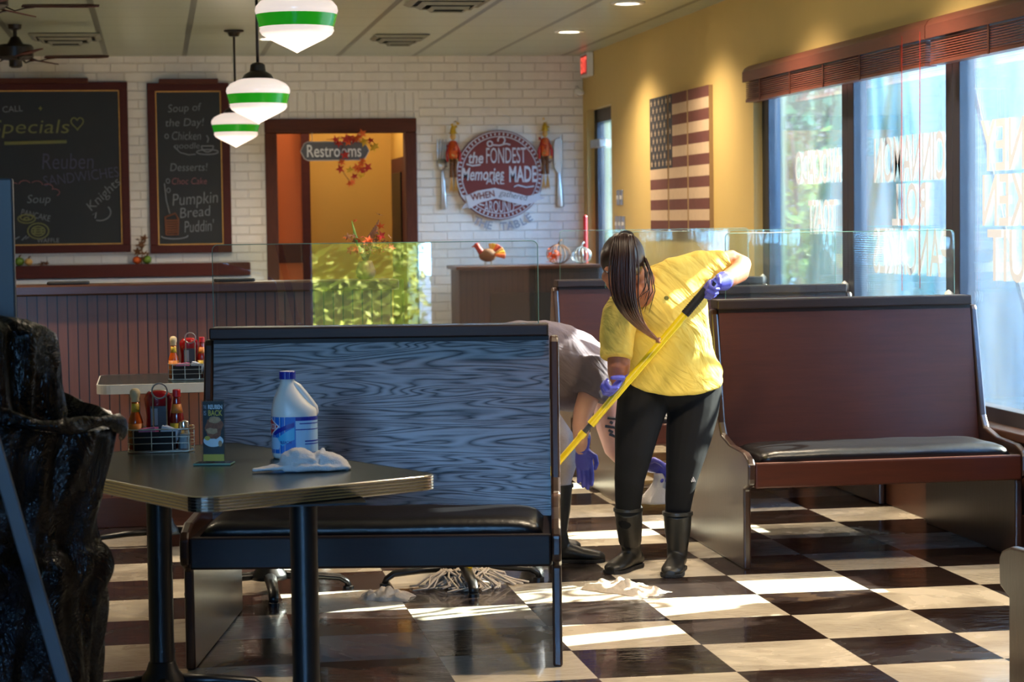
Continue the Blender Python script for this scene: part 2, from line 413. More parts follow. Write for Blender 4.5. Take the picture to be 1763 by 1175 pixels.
def mk_glass(name, tint=(0.96, 1.0, 0.98, 1), haze=0.04, refl=1.0, haze_scale=None):
    t = NT(name)
    tr = t.n('ShaderNodeBsdfTransparent'); tr.inputs[0].default_value = tint
    gl = t.n('ShaderNodeBsdfGlossy'); gl.inputs['Roughness'].default_value = 0.01; gl.inputs['Color'].default_value = (1, 1, 1, 1)
    fr = t.n('ShaderNodeFresnel'); fr.inputs['IOR'].default_value = 1.5
    m1 = t.n('ShaderNodeMixShader'); t.l(t.math('MULTIPLY', fr.outputs[0], refl), m1.inputs[0])
    t.l(tr.outputs[0], m1.inputs[1]); t.l(gl.outputs[0], m1.inputs[2])
    df = t.n('ShaderNodeBsdfTranslucent'); df.inputs[0].default_value = (0.85, 0.95, 1.0, 1)
    d2 = t.n('ShaderNodeBsdfDiffuse'); d2.inputs[0].default_value = (0.85, 0.92, 0.95, 1)
    ad = t.n('ShaderNodeMixShader'); ad.inputs[0].default_value = 0.35
    t.l(df.outputs[0], ad.inputs[1]); t.l(d2.outputs[0], ad.inputs[2])
    m2 = t.n('ShaderNodeMixShader')
    if haze_scale:
        nz = t.noise(t.pos(), haze_scale, 4, 0.6, 0.8, (1, 3, 0.5))
        f = t.math('MULTIPLY', t.math('MAXIMUM', t.math('SUBTRACT', nz, 0.25), 0.0), haze * 3.0)  # patchy whitish haze in the glass stands for veiling glare
        t.l(f, m2.inputs[0])
    else: m2.inputs[0].default_value = haze
    t.l(m1.outputs[0], m2.inputs[1]); t.l(ad.outputs[0], m2.inputs[2])
    t.l(m2.outputs[0], t.out.inputs['Surface'])
    return t.m


MT['bag'] = mk_bag()
MT['yshirt'] = mk_shirt('yellow cotton', srgb(234, 204, 98), 0.6)
MT['gshirt'] = mk_shirt('grey cotton', srgb(112, 102, 110), 0.35)
MT['hair'] = mk_hair()
MT['brick'] = mk_brick()
MT['floor'] = mk_floor()
MT['ceiling'] = mk_ceiling()
MT['winglass'] = mk_glass('window glass', (0.93, 1.0, 1.0, 1), 0.016, 0.8, haze_scale=2.2)
MT['frontglass'] = mk_glass('clear window glass', (0.97, 1.0, 1.0, 1), 0.0, 0.6)
MT['plexi'] = mk_glass('clear acrylic', (0.95, 0.985, 0.97, 1), 0.003, 2.0)
MT['plexi2'] = mk_glass('clear acrylic sheet', (0.95, 0.985, 0.965, 1), 0.004, 1.1)
MT['plexiedge'] = plain('acrylic edge', srgb(110, 150, 136), 0.2, var=0.02)
MT['shaker'] = mk_glass('shaker glass', (0.8, 0.85, 0.86, 1), 0.15, 1.5)


# ---------------------------------------------------------------- mesh helpers
class MB:
    def __init__(s): s.v = []; s.f = []

    def add(s, vs, fs, m=None):
        b = len(s.v)
        for p in vs:
            p = Vector(p)
            s.v.append(m @ p if m is not None else p)
        s.f += [tuple(b + i for i in f) for f in fs]
        return s

    def box(s, x0, x1, y0, y1, z0, z1, m=None):
        return s.add([(x0, y0, z0), (x1, y0, z0), (x1, y1, z0), (x0, y1, z0), (x0, y0, z1), (x1, y0, z1), (x1, y1, z1), (x0, y1, z1)],
                     [(0, 3, 2, 1), (4, 5, 6, 7), (0, 1, 5, 4), (1, 2, 6, 5), (2, 3, 7, 6), (3, 0, 4, 7)], m)

    def prism(s, poly, a0, a1, plane='xz', m=None):
        def P(u, v, w):
            return {'xz': (u, w, v), 'yz': (w, u, v), 'xy': (u, v, w)}[plane]
        n = len(poly)
        vs = [P(u, v, a0) for u, v in poly] + [P(u, v, a1) for u, v in poly]
        fs = [tuple(range(n - 1, -1, -1)), tuple(range(n, 2 * n))] + [(i, (i + 1) % n, n + (i + 1) % n, n + i) for i in range(n)]
        return s.add(vs, fs, m)

    def rings(s, rings, cap=True, closed=False, m=None):
        n = len(rings[0]); vs = [p for r in rings for p in r]; fs = []
        k = len(rings)
        for i in range(k if closed else k - 1):
            a = i * n; b = ((i + 1) % k) * n
            for j in range(n): fs.append((a + j, a + (j + 1) % n, b + (j + 1) % n, b + j))
        if cap and not closed:
            fs.append(tuple(range(n - 1, -1, -1))); fs.append(tuple(range((k - 1) * n, k * n)))
        return s.add(vs, fs, m)

    def tube(s, pts, r, n=10, closed=False, flat=None, hint=None, m=None, roundends=False):
        pts = [Vector(p) for p in pts]
        if isinstance(r, (int, float)): r = [r] * len(pts)
        r = [(a if isinstance(a, tuple) else (a, a * (flat or 1.0))) for a in r]
        if roundends and not closed:
            d0 = (pts[0] - pts[1]).normalized(); d1 = (pts[-1] - pts[-2]).normalized()
            A = []; RA = []; B = []; RB = []
            for q in (0.98, 0.8, 0.5):
                A.append(pts[0] + d0 * min(r[0]) * q); k = sqrt(1 - q * q); RA.append((r[0][0] * k, r[0][1] * k))
                B.append(pts[-1] + d1 * min(r[-1]) * q); RB.append((r[-1][0] * k, r[-1][1] * k))
            pts = A + pts + B[::-1]; r = RA + r + RB[::-1]
        N = len(pts); tang = []
        for i in range(N):
            a = pts[(i - 1) % N] if (closed or i > 0) else pts[i]
            b = pts[(i + 1) % N] if (closed or i < N - 1) else pts[i]
            t = (b - a); tang.append(t.normalized() if t.length > 1e-9 else Vector((0, 0, 1)))
        h = Vector(hint) if hint else (Vector((0, 0, 1)) if abs(tang[0].z) < 0.9 else Vector((1, 0, 0)))
        u = (h - tang[0] * h.dot(tang[0])).normalized()
        out = []
        for i in range(N):
            u = (u - tang[i] * u.dot(tang[i]))
            u = u.normalized() if u.length > 1e-6 else Vector((1, 0, 0))
            w = tang[i].cross(u)
            out.append([pts[i] + u * (cos(2 * pi * j / n) * r[i][0]) + w * (sin(2 * pi * j / n) * r[i][1]) for j in range(n)])
        return s.rings(out, True, closed, m)

    def lathe(s, prof, n=24, c=(0, 0, 0), m=None):
        out = [[(c[0] + r * cos(2 * pi * j / n), c[1] + r * sin(2 * pi * j / n), c[2] + z) for j in range(n)] for r, z in prof]
        return s.rings(out, True, False, m)

    def ell(s, c, r, rot=None, nu=20, nv=12, m=None):
        c = Vector(c); R = rot if rot is not None else Matrix.Identity(3); out = []
        for i in range(1, nv):
            th = pi * i / nv
            out.append([c + R @ Vector((r[0] * sin(th) * cos(2 * pi * j / nu), r[1] * sin(th) * sin(2 * pi * j / nu), r[2] * cos(th))) for j in range(nu)])
        b = len(out)
        s.rings(out, False)
        base = len(s.v) - b * nu
        s.v.append(c + R @ Vector((0, 0, r[2]))); s.v.append(c - R @ Vector((0, 0, r[2])))
        top = len(s.v) - 2; bot = top + 1
        for j in range(nu):
            s.f.append((top, base + (j + 1) % nu, base + j))
            s.f.append((bot, base + (b - 1) * nu + j, base + (b - 1) * nu + (j + 1) % nu))
        return s

    def shift(s, d):
        d = Vector(d); s.v = [p + d for p in s.v]; return s


def build(name, mb, mat, parent=None, smooth=False, bevel=0.0, sub=0, remesh=0.0, smoothn=0, origin=None, bseg=2, disp=None, auto=None):
    me = bpy.data.meshes.new(name)
    v = mb.v
    if origin is not None: v = [p - Vector(origin) for p in v]
    me.from_pydata([tuple(p) for p in v], [], mb.f)
    bm = bmesh.new(); bm.from_mesh(me)
    bmesh.ops.recalc_face_normals(bm, faces=bm.faces)
    bm.to_mesh(me); bm.free()
    if disp:
        for p in me.vertices: p.co = Vector(disp(p.co.copy()))
    me.materials.append(MT[mat] if isinstance(mat, str) else mat)
    if smooth:
        for p in me.polygons: p.use_smooth = True
    o = bpy.data.objects.new(name, me); col.objects.link(o)
    if parent is not None: o.parent = parent
    if bevel:
        b = o.modifiers.new('bevel', 'BEVEL'); b.width = bevel; b.segments = bseg; b.limit_method = 'ANGLE'; b.angle_limit = radians(40)
        b.harden_normals = False
    if remesh:
        r = o.modifiers.new('remesh', 'REMESH'); r.mode = 'VOXEL'; r.voxel_size = remesh; r.use_smooth_shade = True
    if smoothn:
        q = o.modifiers.new('smooth', 'SMOOTH'); q.factor = 0.5; q.iterations = smoothn
    if sub:
        q = o.modifiers.new('sub', 'SUBSURF'); q.levels = sub; q.render_levels = sub
    if auto:
        for p in me.polygons: p.use_smooth = True
        me.update()
        try: me.set_sharp_from_angle(angle=radians(auto))
        except Exception: pass
    return o


def tag(o, label=None, cat=None, group=None, kind=None):
    if label: o['label'] = label
    if cat: o['category'] = cat
    if group: o['group'] = group
    if kind: o['kind'] = kind
    return o


def thing(name, label, cat, loc=(0, 0, 0), rz=0.0, group=None):
    o = bpy.data.objects.new(name, None); col.objects.link(o)
    o.empty_display_size = 0.1
    o.location = loc; o.rotation_euler = (0, 0, rz)
    return tag(o, label, cat, group)


def struct(name, mb, mat, parent=None, **kw):
    o = build(name, mb, mat, parent, **kw)
    if parent is None: o['kind'] = 'structure'
    return o


def kids(o): return [c for c in bpy.data.objects if c.parent == o]


def dup(o, parent=None):
    ch = kids(o)
    c = o.copy(); col.objects.link(c)
    if parent is not None: c.parent = parent
    for k in ch: dup(k, c)
    return c


def text_mesh(s, size=1.0, sx=1.0, off=0.0, ext=0.0, shear=0.0, align='CENTER', space=1.0, res=3):
    cu = bpy.data.curves.new('txt', 'FONT'); cu.body = s; cu.size = size; cu.align_x = align; cu.align_y = 'CENTER'
    cu.offset = off; cu.extrude = ext; cu.shear = shear; cu.space_character = space; cu.resolution_u = res
    o = bpy.data.objects.new('txt', cu); col.objects.link(o)
    bpy.context.view_layer.update()
    dg = bpy.context.evaluated_depsgraph_get()
    me = bpy.data.meshes.new_from_object(o.evaluated_get(dg))
    bpy.data.objects.remove(o); bpy.data.curves.remove(cu)
    mb = MB(); mb.v = [Vector((v.co.x * sx, v.co.y, v.co.z)) for v in me.vertices]; mb.f = [tuple(p.vertices) for p in me.polygons]
    bpy.data.meshes.remove(me)
    return mb


def mapped(mb, fn):
    o = MB(); o.v = [Vector(fn(p)) for p in mb.v]; o.f = list(mb.f); return o


def raw(name, mb, mat, parent, **kw):
    return build(name, mb, mat, parent, **kw)


def leaf(mb, c, size, rot, pts=5):
    """a lobed maple-like leaf with a little cup"""
    n = pts * 2; vs = [Vector((0, 0, 0.0))]
    for i in range(n):
        a = 2 * pi * i / n + pi / 2
        r = size * (1.0 if i % 2 == 0 else 0.45)
        if i == pts: r *= 0.6
        vs.append(Vector((cos(a) * r, sin(a) * r, -0.25 * size * (r / size) ** 2)))
    fs = [(0, i, i % n + 1) for i in range(1, n + 1)]
    mb.add([Vector(c) + rot @ p for p in vs], fs)


def rrot(): return Matrix.Rotation(random.uniform(0, 6.28), 3, 'Z') @ Matrix.Rotation(random.uniform(0, 3.14), 3, 'X') @ Matrix.Rotation(random.uniform(0, 6.28), 3, 'Z')


def leafcloud(mb, n, box, size, shape=None):
    x0, x1, y0, y1, z0, z1 = box
    k = 0
    while k < n:
        p = Vector((random.uniform(x0, x1), random.uniform(y0, y1), random.uniform(z0, z1)))
        if shape and not shape(p): continue
        k += 1
        R = rrot(); a = size * random.uniform(0.7, 1.3)
        mb.add([p + R @ Vector(q) * a for q in ((-0.5, 0, 0), (0, -0.28, 0.08), (0.5, 0, 0), (0, 0.28, 0.08))], [(0, 1, 2, 3)])


# ================================================================ THE SETTING
struct('floor', MB().box(XL, XW + 0.2, YF - 0.1, 20.4, -0.1, 0.0), 'floor')
struct('ceiling', MB().box(XL, XW + 0.2, YF - 0.1, 20.4, H, H + 0.1), 'ceiling')

# right wall with the window band and the far doorway
WY0, WY1, WZ0, WZ1 = 6.7, 13.04, 0.52, 2.38
w = MB()
w.box(XW, XW + 0.2, YF, WY0, 0, H); w.box(XW, XW + 0.2, WY0, WY1, 0, WZ0); w.box(XW, XW + 0.2, WY0, WY1, WZ1, H)
w.box(XW, XW + 0.2, WY1, 17.27, 0, H); w.box(XW, XW + 0.2, 17.27, 18.27, 2.39, H); w.box(XW, XW + 0.2, 18.27, YB + 0.15, 0, H)
struct('wall_right', w, 'yellow_wall')
# back wall with the restroom doorway
w = MB()
w.box(XL, 1.03, YB, YB + 0.15, 0, H); w.box(2.13, XW, YB, YB + 0.15, 0, H); w.box(1.03, 2.13, YB, YB + 0.15, 2.22, H)
struct('wall_back', w, 'brick')
struct('wall_left', MB().box(XL - 0.15, XL, YF, 20.4, 0, H), 'yellow_wall')
# front wall (behind the camera) with its window
w = MB()
w.box(XL, -2.35, YF - 0.15, YF, 0, H); w.box(-0.45, XW, YF - 0.15, YF, 0, H)
w.box(-2.35, -0.45, YF - 0.15, YF, 0, 0.5); w.box(-2.35, -0.45, YF - 0.15, YF, 2.78, H)
struct('wall_front', w, 'yellow_wall')
wf = MB()
for x in (-2.35, -0.51): wf.box(x, x + 0.06, YF - 0.1, YF - 0.04, 0.5, 2.78)
wf.box(-2.35, -0.45, YF - 0.1, YF - 0.04, 0.5, 0.56); wf.box(-2.35, -0.45, YF - 0.1, YF - 0.04, 2.72, 2.78)
fw = struct('window_5', wf, 'dkmetal')
build('pane', MB().box(-2.3, -0.5, YF - 0.075, YF - 0.069, 0.54, 2.74), 'frontglass', fw)

# window_1..4 on the right wall: frame, pane, each pane a child
mull = [(13.04, 12.90), (11.46, 11.26), (9.88, 9.70), (8.28, 8.12), (6.84, 6.70)]
for i in range(4):
    ya = mull[i][1]; yb = mull[i + 1][0]
    f = MB()
    f.box(XG - 0.04, XG + 0.04, ya, mull[i][0] if i == 0 else (mull[i][0] + mull[i][1]) / 2, WZ0, WZ1)
    f.box(XG - 0.04, XG + 0.04, (mull[i + 1][0] + mull[i + 1][1]) / 2 if i < 3 else mull[i + 1][1], yb, WZ0, WZ1)
    f.box(XG - 0.04, XG + 0.04, yb, ya, WZ0, WZ0 + 0.07); f.box(XG - 0.04, XG + 0.04, yb, ya, WZ1 - 0.07, WZ1)
    wfr = struct('window_%d' % (i + 1), f, 'dkmetal', bevel=0.004)
    build('pane', MB().box(XG - 0.003, XG + 0.003, yb - 0.01, ya + 0.01, WZ0 + 0.06, WZ1 - 0.06), 'winglass', wfr)
    k = MB(); kc = (XG - 0.06, (mull[i + 1][0] + mull[i + 1][1]) / 2, 1.075)
    k.tube([(kc[0] - 0.012, kc[1], kc[2]), (kc[0], kc[1], kc[2]), (kc[0] + 0.02, kc[1], kc[2])], [0.028, 0.036, 0.02], 16)
    if i < 3: build('knob', k, 'white', wfr, smooth=True)
    if i == 0:
        k = MB(); k.tube([(XG - 0.072, 12.97, 1.075), (XG - 0.06, 12.97, 1.075), (XG - 0.04, 12.97, 1.075)], [0.028, 0.036, 0.02], 16)
        build('knob', k, 'white', wfr, smooth=True)
struct('trim_1', MB().box(XW - 0.05, XG - 0.04, WY0, WY1, WZ0 - 0.035, WZ0 + 0.005), 'baseboard', bevel=0.006)
struct('wall_right_wainscot', MB().box(XW - 0.02, XW, YF, 17.2, 0.15, 0.485), 'beadsY')
struct('baseboard_right', MB().box(XW - 0.045, XW, YF, 17.2, 0, 0.18), 'baseboard', bevel=0.006)

# lettering stuck on the panes, read from the street side, so mirrored in here


def glass_text(words, parent):
    for s, yl, yr, zc, hgt in words:    # yl far end, yr near end (larger y is left in the picture)
        t = text_mesh(s, 1.0, 1.0, off=0.012, res=3)
        xs = [p.x for p in t.v]; ys = [p.y for p in t.v]
        x0, x1, y0, y1 = min(xs), max(xs), min(ys), max(ys)
        g = MB(); g.f = list(t.f)
        for p in t.v:
            u = (p.x - x0) / (x1 - x0)
            g.v.append(Vector((XG - 0.006, yr + (yl - yr) * u, zc + ((p.y - y0) / (y1 - y0) - 0.5) * hgt)))
        build('lettering', g, 'decal', parent)


W1 = bpy.data.objects['window_1']; W2 = bpy.data.objects['window_2']; W3 = bpy.data.objects['window_3']
glass_text([('AVOCADO', 12.45, 11.58, 1.75, 0.20), ('TOAST', 12.20, 11.70, 1.46, 0.20)], W1)
glass_text([('CINNAMON', 11.02, 9.98, 1.755, 0.24), ('ROLL', 10.74, 10.24, 1.52, 0.22), ('PANCAKES', 11.04, 9.94, 1.28, 0.24)], W2)
glass_text([('HONEY', 9.52, 8.58, 1.78, 0.24), ('CHICKEN', 9.50, 8.36, 1.53, 0.24), ('BISCUIT', 9.44, 8.44, 1.28, 0.24)], W3)

# wooden blinds
def blind(y0, y1, label, down=False):
    t = thing('wooden_blind', label, 'blind', (XW - 0.03, (y0 + y1) / 2, 2.2), group='wooden window blinds')
    og = t.location
    v = MB(); prof = [(XW - 0.1, 2.29), (XW - 0.1, 2.35), (XW - 0.085, 2.375), (XW - 0.06, 2.39), (XW - 0.001, 2.39), (XW - 0.001, 2.29)]
    v.prism([(a, b) for a, b in prof], y0, y1, 'xz')
    build('valance', v, 'blindwood', t, origin=og, auto=30)
    s = MB(); z = 2.285; random.seed(int(y0 * 10)); n = 9 if not down else 150
    zz = z
    for k in range(n):
        dz = 0.0115; sag = 0.0
        s.box(XW - 0.085, XW - 0.03, y0 + 0.03, y1 - 0.03, zz - 0.0085, zz - 0.002)
        zz -= dz
    s.box(XW - 0.088, XW - 0.028, y0 + 0.03, y1 - 0.03, zz - 0.016, zz)
    build('slat_stack', s, 'blindwood', t, origin=og)
    yy = y0 + 0.35
    while yy < y1 - 0.2:
        build('ladder_tape', MB().box(XW - 0.091, XW - 0.088, yy, yy + 0.02, zz - 0.018, 2.29), 'trimwood', t, origin=og); yy += 0.62
    return t


blind(9.74, 12.93, 'brown wooden blind drawn up over the two far window panes with mirrored lettering')
blind(8.0, 9.73, 'brown wooden blind drawn up over the near window pane at the right edge')
blind(6.6, 7.93, 'added wooden blind out of view, lowered to block sun beside the nearer bench', True)  # unseen blind added to keep sun off the near floor
cd = MB(); cd.tube([(XW - 0.1, 9.80, 2.33), (XW - 0.104, 9.80, 1.6), (XW - 0.10, 9.81, 1.12)], 0.002, 6)
tag(build('blind_cord', cd, 'fallred'), 'thin reddish blind cord hanging before the middle dark mullion', 'cord')
cd = MB(); cd.tube([(XW - 0.1, 10.05, 2.33), (XW - 0.104, 10.05, 1.75), (XW - 0.10, 10.06, 1.10)], 0.002, 6)
tag(build('blind_cord', cd, 'fallred'), 'thin cord hanging over the pancake lettering pane', 'cord')

# far door in the right wall
d = MB(); d.box(XG - 0.03, XG + 0.03, 17.27, 17.37, 0, 2.39); d.box(XG - 0.03, XG + 0.03, 18.14, 18.27, 0, 2.39)
d.box(XG - 0.03, XG + 0.03, 17.3, 18.2, 2.28, 2.39); d.box(XG - 0.03, XG + 0.03, 17.3, 18.2, 0, 0.25)
dr = struct('door_1', d, 'dkmetal')
build('pane', MB().box(XG - 0.003, XG + 0.003, 17.36, 18.15, 0.24, 2.29), 'winglass', dr)
b = MB(); b.box(XG - 0.1, XG - 0.03, 17.75, 18.12, 2.06, 2.13)
build('door_closer', b, 'steel', dr, bevel=0.008)

# doorway casing on the back wall
c = MB(); c.box(0.934, 1.035, YB - 0.03, YB + 0.16, 0, 2.22); c.box(2.125, 2.223, YB - 0.03, YB + 0.16, 0, 2.22)
struct('trim_2', c, 'trimwood', bevel=0.008)
struct('trim_3', MB().box(0.934, 2.223, YB - 0.032, YB + 0.16, 2.22, 2.34), 'trimwoodx', bevel=0.008)
# hallway beyond
struct('wall_hall_back', MB().box(0.3, 3.68, 20.2, 20.35, 0, H), 'hall_wall')
struct('wall_hall_right', MB().box(2.2, 2.3, YB + 0.16, 20.2, 0, H), 'hall_wall')
struct('wall_hall_left', MB().box(0.3, 1.31, 19.5, 19.6, 1.27, H).box(0.3, 1.31, 19.5, 19.6, 0, 1.1), 'hall_orange')
f = MB(); f.box(1.31, 1.385, 19.46, 19.62, 0, H); f.box(0.9, 1.31, 19.47, 19.62, 1.1, 1.27)
struct('trim_4', f, 'redwood')
dd = struct('door_2', MB().box(2.17, 2.2, 18.95, 19.95, 0, 2.03), 'redwood')
build('door_panel', MB().box(2.155, 2.17, 19.1, 19.8, 1.05, 1.9).box(2.155, 2.17, 19.1, 19.8, 0.15, 0.95), 'booth_dark', dd, bevel=0.01)
hl = thing('added_hall_light', 'added round ceiling lamp, unseen, lighting the ochre hallway', 'ceiling light', (1.7, 19.3, H))  # unseen lamp added to light the hallway
build('lamp_shade', MB().lathe([(0.02, 0), (0.13, -0.0), (0.12, -0.05), (0.06, -0.08), (0.005, -0.085)], 20), 'bulb', hl, smooth=True)

hp_ = bpy.data.lights.new('hall_fill', 'POINT'); hp_.energy = 10; hp_.color = (1, 0.85, 0.6); hp_.shadow_soft_size = 0.12  # point light added to brighten the hallway
ho_ = bpy.data.objects.new('hall_fill_lamp', hp_); col.objects.link(ho_); ho_.location = (1.7, 19.3, H - 0.25)

# counter half wall in front of the kitchen side
PY = 10.62
pw = MB(); pw.box(XL, 1.15, PY, PY + 0.16, 0.13, 1.135)
struct('wall_counter', pw, 'beads')
struct('baseboard_left', MB().box(XL, 1.155, PY - 0.02, PY, 0, 0.15), 'capwood', bevel=0.005)
struct('trim_5', MB().box(XL, 1.18, PY - 0.05, PY + 0.21, 1.135, 1.185), 'capwood', bevel=0.008)

# ================================================================ CEILING THINGS
def downlight(x, y, label):
    t = thing('recessed_light', label, 'ceiling light', (x, y, H), group='recessed ceiling lights')
    build('trim_ring', MB().lathe([(0.115, 0.0), (0.11, -0.012), (0.085, -0.014), (0.08, 0.0)], 24), 'white', t, smooth=True)
    build('lens', MB().lathe([(0.001, -0.008), (0.08, -0.008), (0.08, -0.002), (0.001, -0.002)], 24), 'bulb', t)
    l = bpy.data.lights.new('downlight', 'SPOT'); l.energy = 125; l.spot_size = radians(135); l.spot_blend = 1.0; l.color = (1.0, 0.80, 0.56)
    l.shadow_soft_size = 0.08
    lo = bpy.data.objects.new('downlight_lamp', l); col.objects.link(lo); lo.location = (x, y, H - 0.03)


downlight(3.09, 15.97, 'round lit recessed ceiling light nearest the exit sign')
downlight(3.07, 13.85, 'round lit recessed ceiling light cut by the top edge of the photo')


for (x, y, lb_) in ((3.05, 11.7, 'added recessed ceiling light over the furthest window table, above the frame'), (3.05, 9.5, 'added recessed ceiling light over the window side booth, above the frame'), (3.05, 7.2, 'added recessed ceiling light over the near window bench, above the frame'),
                    (1.75, 12.6, 'added recessed ceiling light over the middle aisle furthest back'), (1.75, 10.2, 'added recessed ceiling light over the middle aisle behind the woman'), (1.75, 7.0, 'added recessed ceiling light over the aisle before the woman'),
                    (-0.9, 10.0, 'added recessed ceiling light over the counter end of the left tables'), (-1.6, 14.2, 'added recessed ceiling light behind the counter'), (0.9, 16.6, 'added recessed ceiling light in front of the restroom doorway')):
    downlight(x, y, lb_)  # further ceiling lights, added to brighten the room


def vent(x, y, s, label):
    t = thing('ceiling_vent', label, 'vent', (x, y, H), group='ceiling vents')
    b = MB()
    for k, r in enumerate((1.0, 0.74, 0.48)):
        a = s * r; q = a * 0.86; z0 = -0.008 - 0.022 * k; z1 = z0 - 0.012
        ring = []
        for (rr, zz) in ((a, z0), (q, z1 - 0.006), (q - 0.012, z1), (a - 0.012, z0 + 0.008)):
            ring.append([(-rr, -rr, zz), (rr, -rr, zz), (rr, rr, zz), (-rr, rr, zz)])
        b.rings(ring, False, True)
    build('louvre_ring', b, 'white' if s > 0.5 else 'ventgrey', t)
    build('duct_shade_sheet', MB().box(-s * 0.9, s * 0.9, -s * 0.9, s * 0.9, -0.006, -0.001), 'blackmatte', t)  # flat black sheet stands for the shaded duct behind the louvres


MT['ventgrey'] = plain('vent grey', srgb(120, 122, 112), 0.5)
vent(1.87, 16.45, 0.21, 'square louvred ceiling vent above the restroom doorway')
vent(1.88, 13.75, 0.26, 'square ceiling vent cut off by the top edge')
vent(-0.62, 16.4, 0.26, 'square louvred ceiling vent behind the lower ceiling fan')


def pendant(x, y, ztip, label):
    t = thing('schoolhouse_pendant', label, 'pendant lamp', (x, y, ztip), group='green banded pendant lamps')
    prof = [(0.002, 0), (0.012, 0.006), (0.04, 0.02), (0.075, 0.037), (0.122, 0.060), (0.150, 0.078), (0.160, 0.094), (0.156, 0.108),
            (0.159, 0.1085), (0.173, 0.163), (0.1725, 0.1635), (0.178, 0.178), (0.174, 0.198), (0.155, 0.220), (0.115, 0.240), (0.08, 0.250)]
    build('lamp_shade', MB().lathe(prof, 40), 'opal', t, smooth=True)
    build('green_band', MB().lathe([(0.1575, 0.109), (0.1600, 0.109), (0.1745, 0.1625), (0.171, 0.1625)], 40), 'shadegreen', t, auto=30)
    build('fitter', MB().lathe([(0.082, 0.243), (0.088, 0.25), (0.075, 0.272), (0.045, 0.29), (0.04, 0.325), (0.028, 0.335), (0.01, 0.34)], 28), 'bronze', t, auto=35)
    build('rod', MB().lathe([(0.008, 0.33), (0.008, H - ztip - 0.02)], 10), 'bronze', t, smooth=True)
    build('canopy', MB().lathe([(0.01, H - ztip - 0.05), (0.035, H - ztip - 0.045), (0.045, H - ztip - 0.02), (0.072, H - ztip - 0.012), (0.072, H - ztip - 0.001)], 24), 'bronze', t, auto=35)
    l = bpy.data.lights.new('pendant_glow', 'POINT'); l.energy = 5; l.color = (1, 0.82, 0.62); l.shadow_soft_size = 0.1
    lo = bpy.data.objects.new('pendant_lamp', l); col.objects.link(lo); lo.location = (x, y, ztip - 0.2)


pendant(0.62, 9.35, 2.198, 'green banded white glass pendant cut by the top edge, nearest and largest of the three')
pendant(0.585, 12.15, 2.022, 'green banded white glass pendant in the middle of the three')
pendant(0.60, 15.94, 2.020, 'green banded white glass pendant furthest away and lowest in the photo')


def fan(x, y, zc, rz, label):
    t = thing('ceiling_fan', label, 'ceiling fan', (x, y, zc), rz, group='ceiling fans')
    build('downrod', MB().lathe([(0.05, H - zc - 0.001), (0.045, H - zc - 0.03), (0.014, H - zc - 0.04), (0.014, 0.10), (0.03, 0.09), (0.055, 0.045), (0.06, 0.035)], 16), 'bronze', t, auto=35)
    build('motor_housing', MB().lathe([(0.03, 0.045), (0.11, 0.038), (0.125, 0.02), (0.125, -0.045), (0.10, -0.062), (0.05, -0.066), (0.045, -0.075), (0.045, -0.11), (0.03, -0.12), (0.005, -0.12)], 28), 'bronze', t, auto=35)
    for k in range(5):
        a = 2 * pi * k / 5; R = Matrix.Rotation(a, 4, 'Z')
        b = MB()
        b.tube([(0.10, 0, -0.05), (0.16, 0, -0.075), (0.22, 0.0, -0.06), (0.27, 0, -0.052)], [0.012, 0.010, 0.012, 0.02], 8, flat=0.4, m=R, hint=(0, 1, 0))
        build('blade_arm', b, 'bronze', t, smooth=True)
        tl = Matrix.Rotation(radians(12), 4, 'X')
        poly = [(0.20, -0.045), (0.24, -0.06), (0.58, -0.07), (0.64, -0.035), (0.64, 0.035), (0.58, 0.07), (0.24, 0.06), (0.20, 0.045)]
        build('blade', MB().prism(poly, -0.050, -0.043, 'xy', m=R @ tl), 'redwood', t)


fan(-0.93, 15.5, 2.69, radians(-4), 'dark bronze ceiling fan with brown blades, lower of the two in the photo')
fan(-0.93, 12.9, 2.79, radians(-2), 'dark bronze ceiling fan cut by the top left corner')

# ================================================================ BACK WALL THINGS
YW = YB - 0.001


def wall_text(s, x, z, h, mat, parent, y=YB - 0.03, sx=1.0, width=None, rot=0.0, shear=0.0, off=0.0, name='lettering', space=1.0, og=None, ext=0.0):
    t = text_mesh(s, 1.0, 1.0, off=off, shear=shear, space=space)
    xs = [p.x for p in t.v]; ys = [p.y for p in t.v]
    x0, x1, y0, y1 = min(xs), max(xs), min(ys), max(ys)
    k = h / (y1 - y0); kx = (width / (x1 - x0)) if width else k * sx
    def fn(p):
        a = (p.x - (x0 + x1) / 2) * kx; b = (p.y - (y0 + y1) / 2) * k
        return (x + a * cos(rot) - b * sin(rot), y - ext, z + a * sin(rot) + b * cos(rot))
    return build(name, mapped(t, fn), mat, parent, origin=og)


def strokes(name, lines, mat, parent, r=0.005, y=YB - 0.03, og=None):
    m = MB()
    for ln in lines:
        pts = [(a, y, b) for a, b in ln]
        if len(pts) > 1: m.tube(pts, r, 5)
    return build(name, m, mat, parent, origin=og)


def arc(cx, cz, rx, rz, a0=0, a1=360, n=20): return [(cx + rx * cos(radians(a0 + (a1 - a0) * i / n)), cz + rz * sin(radians(a0 + (a1 - a0) * i / n))) for i in range(n + 1)]


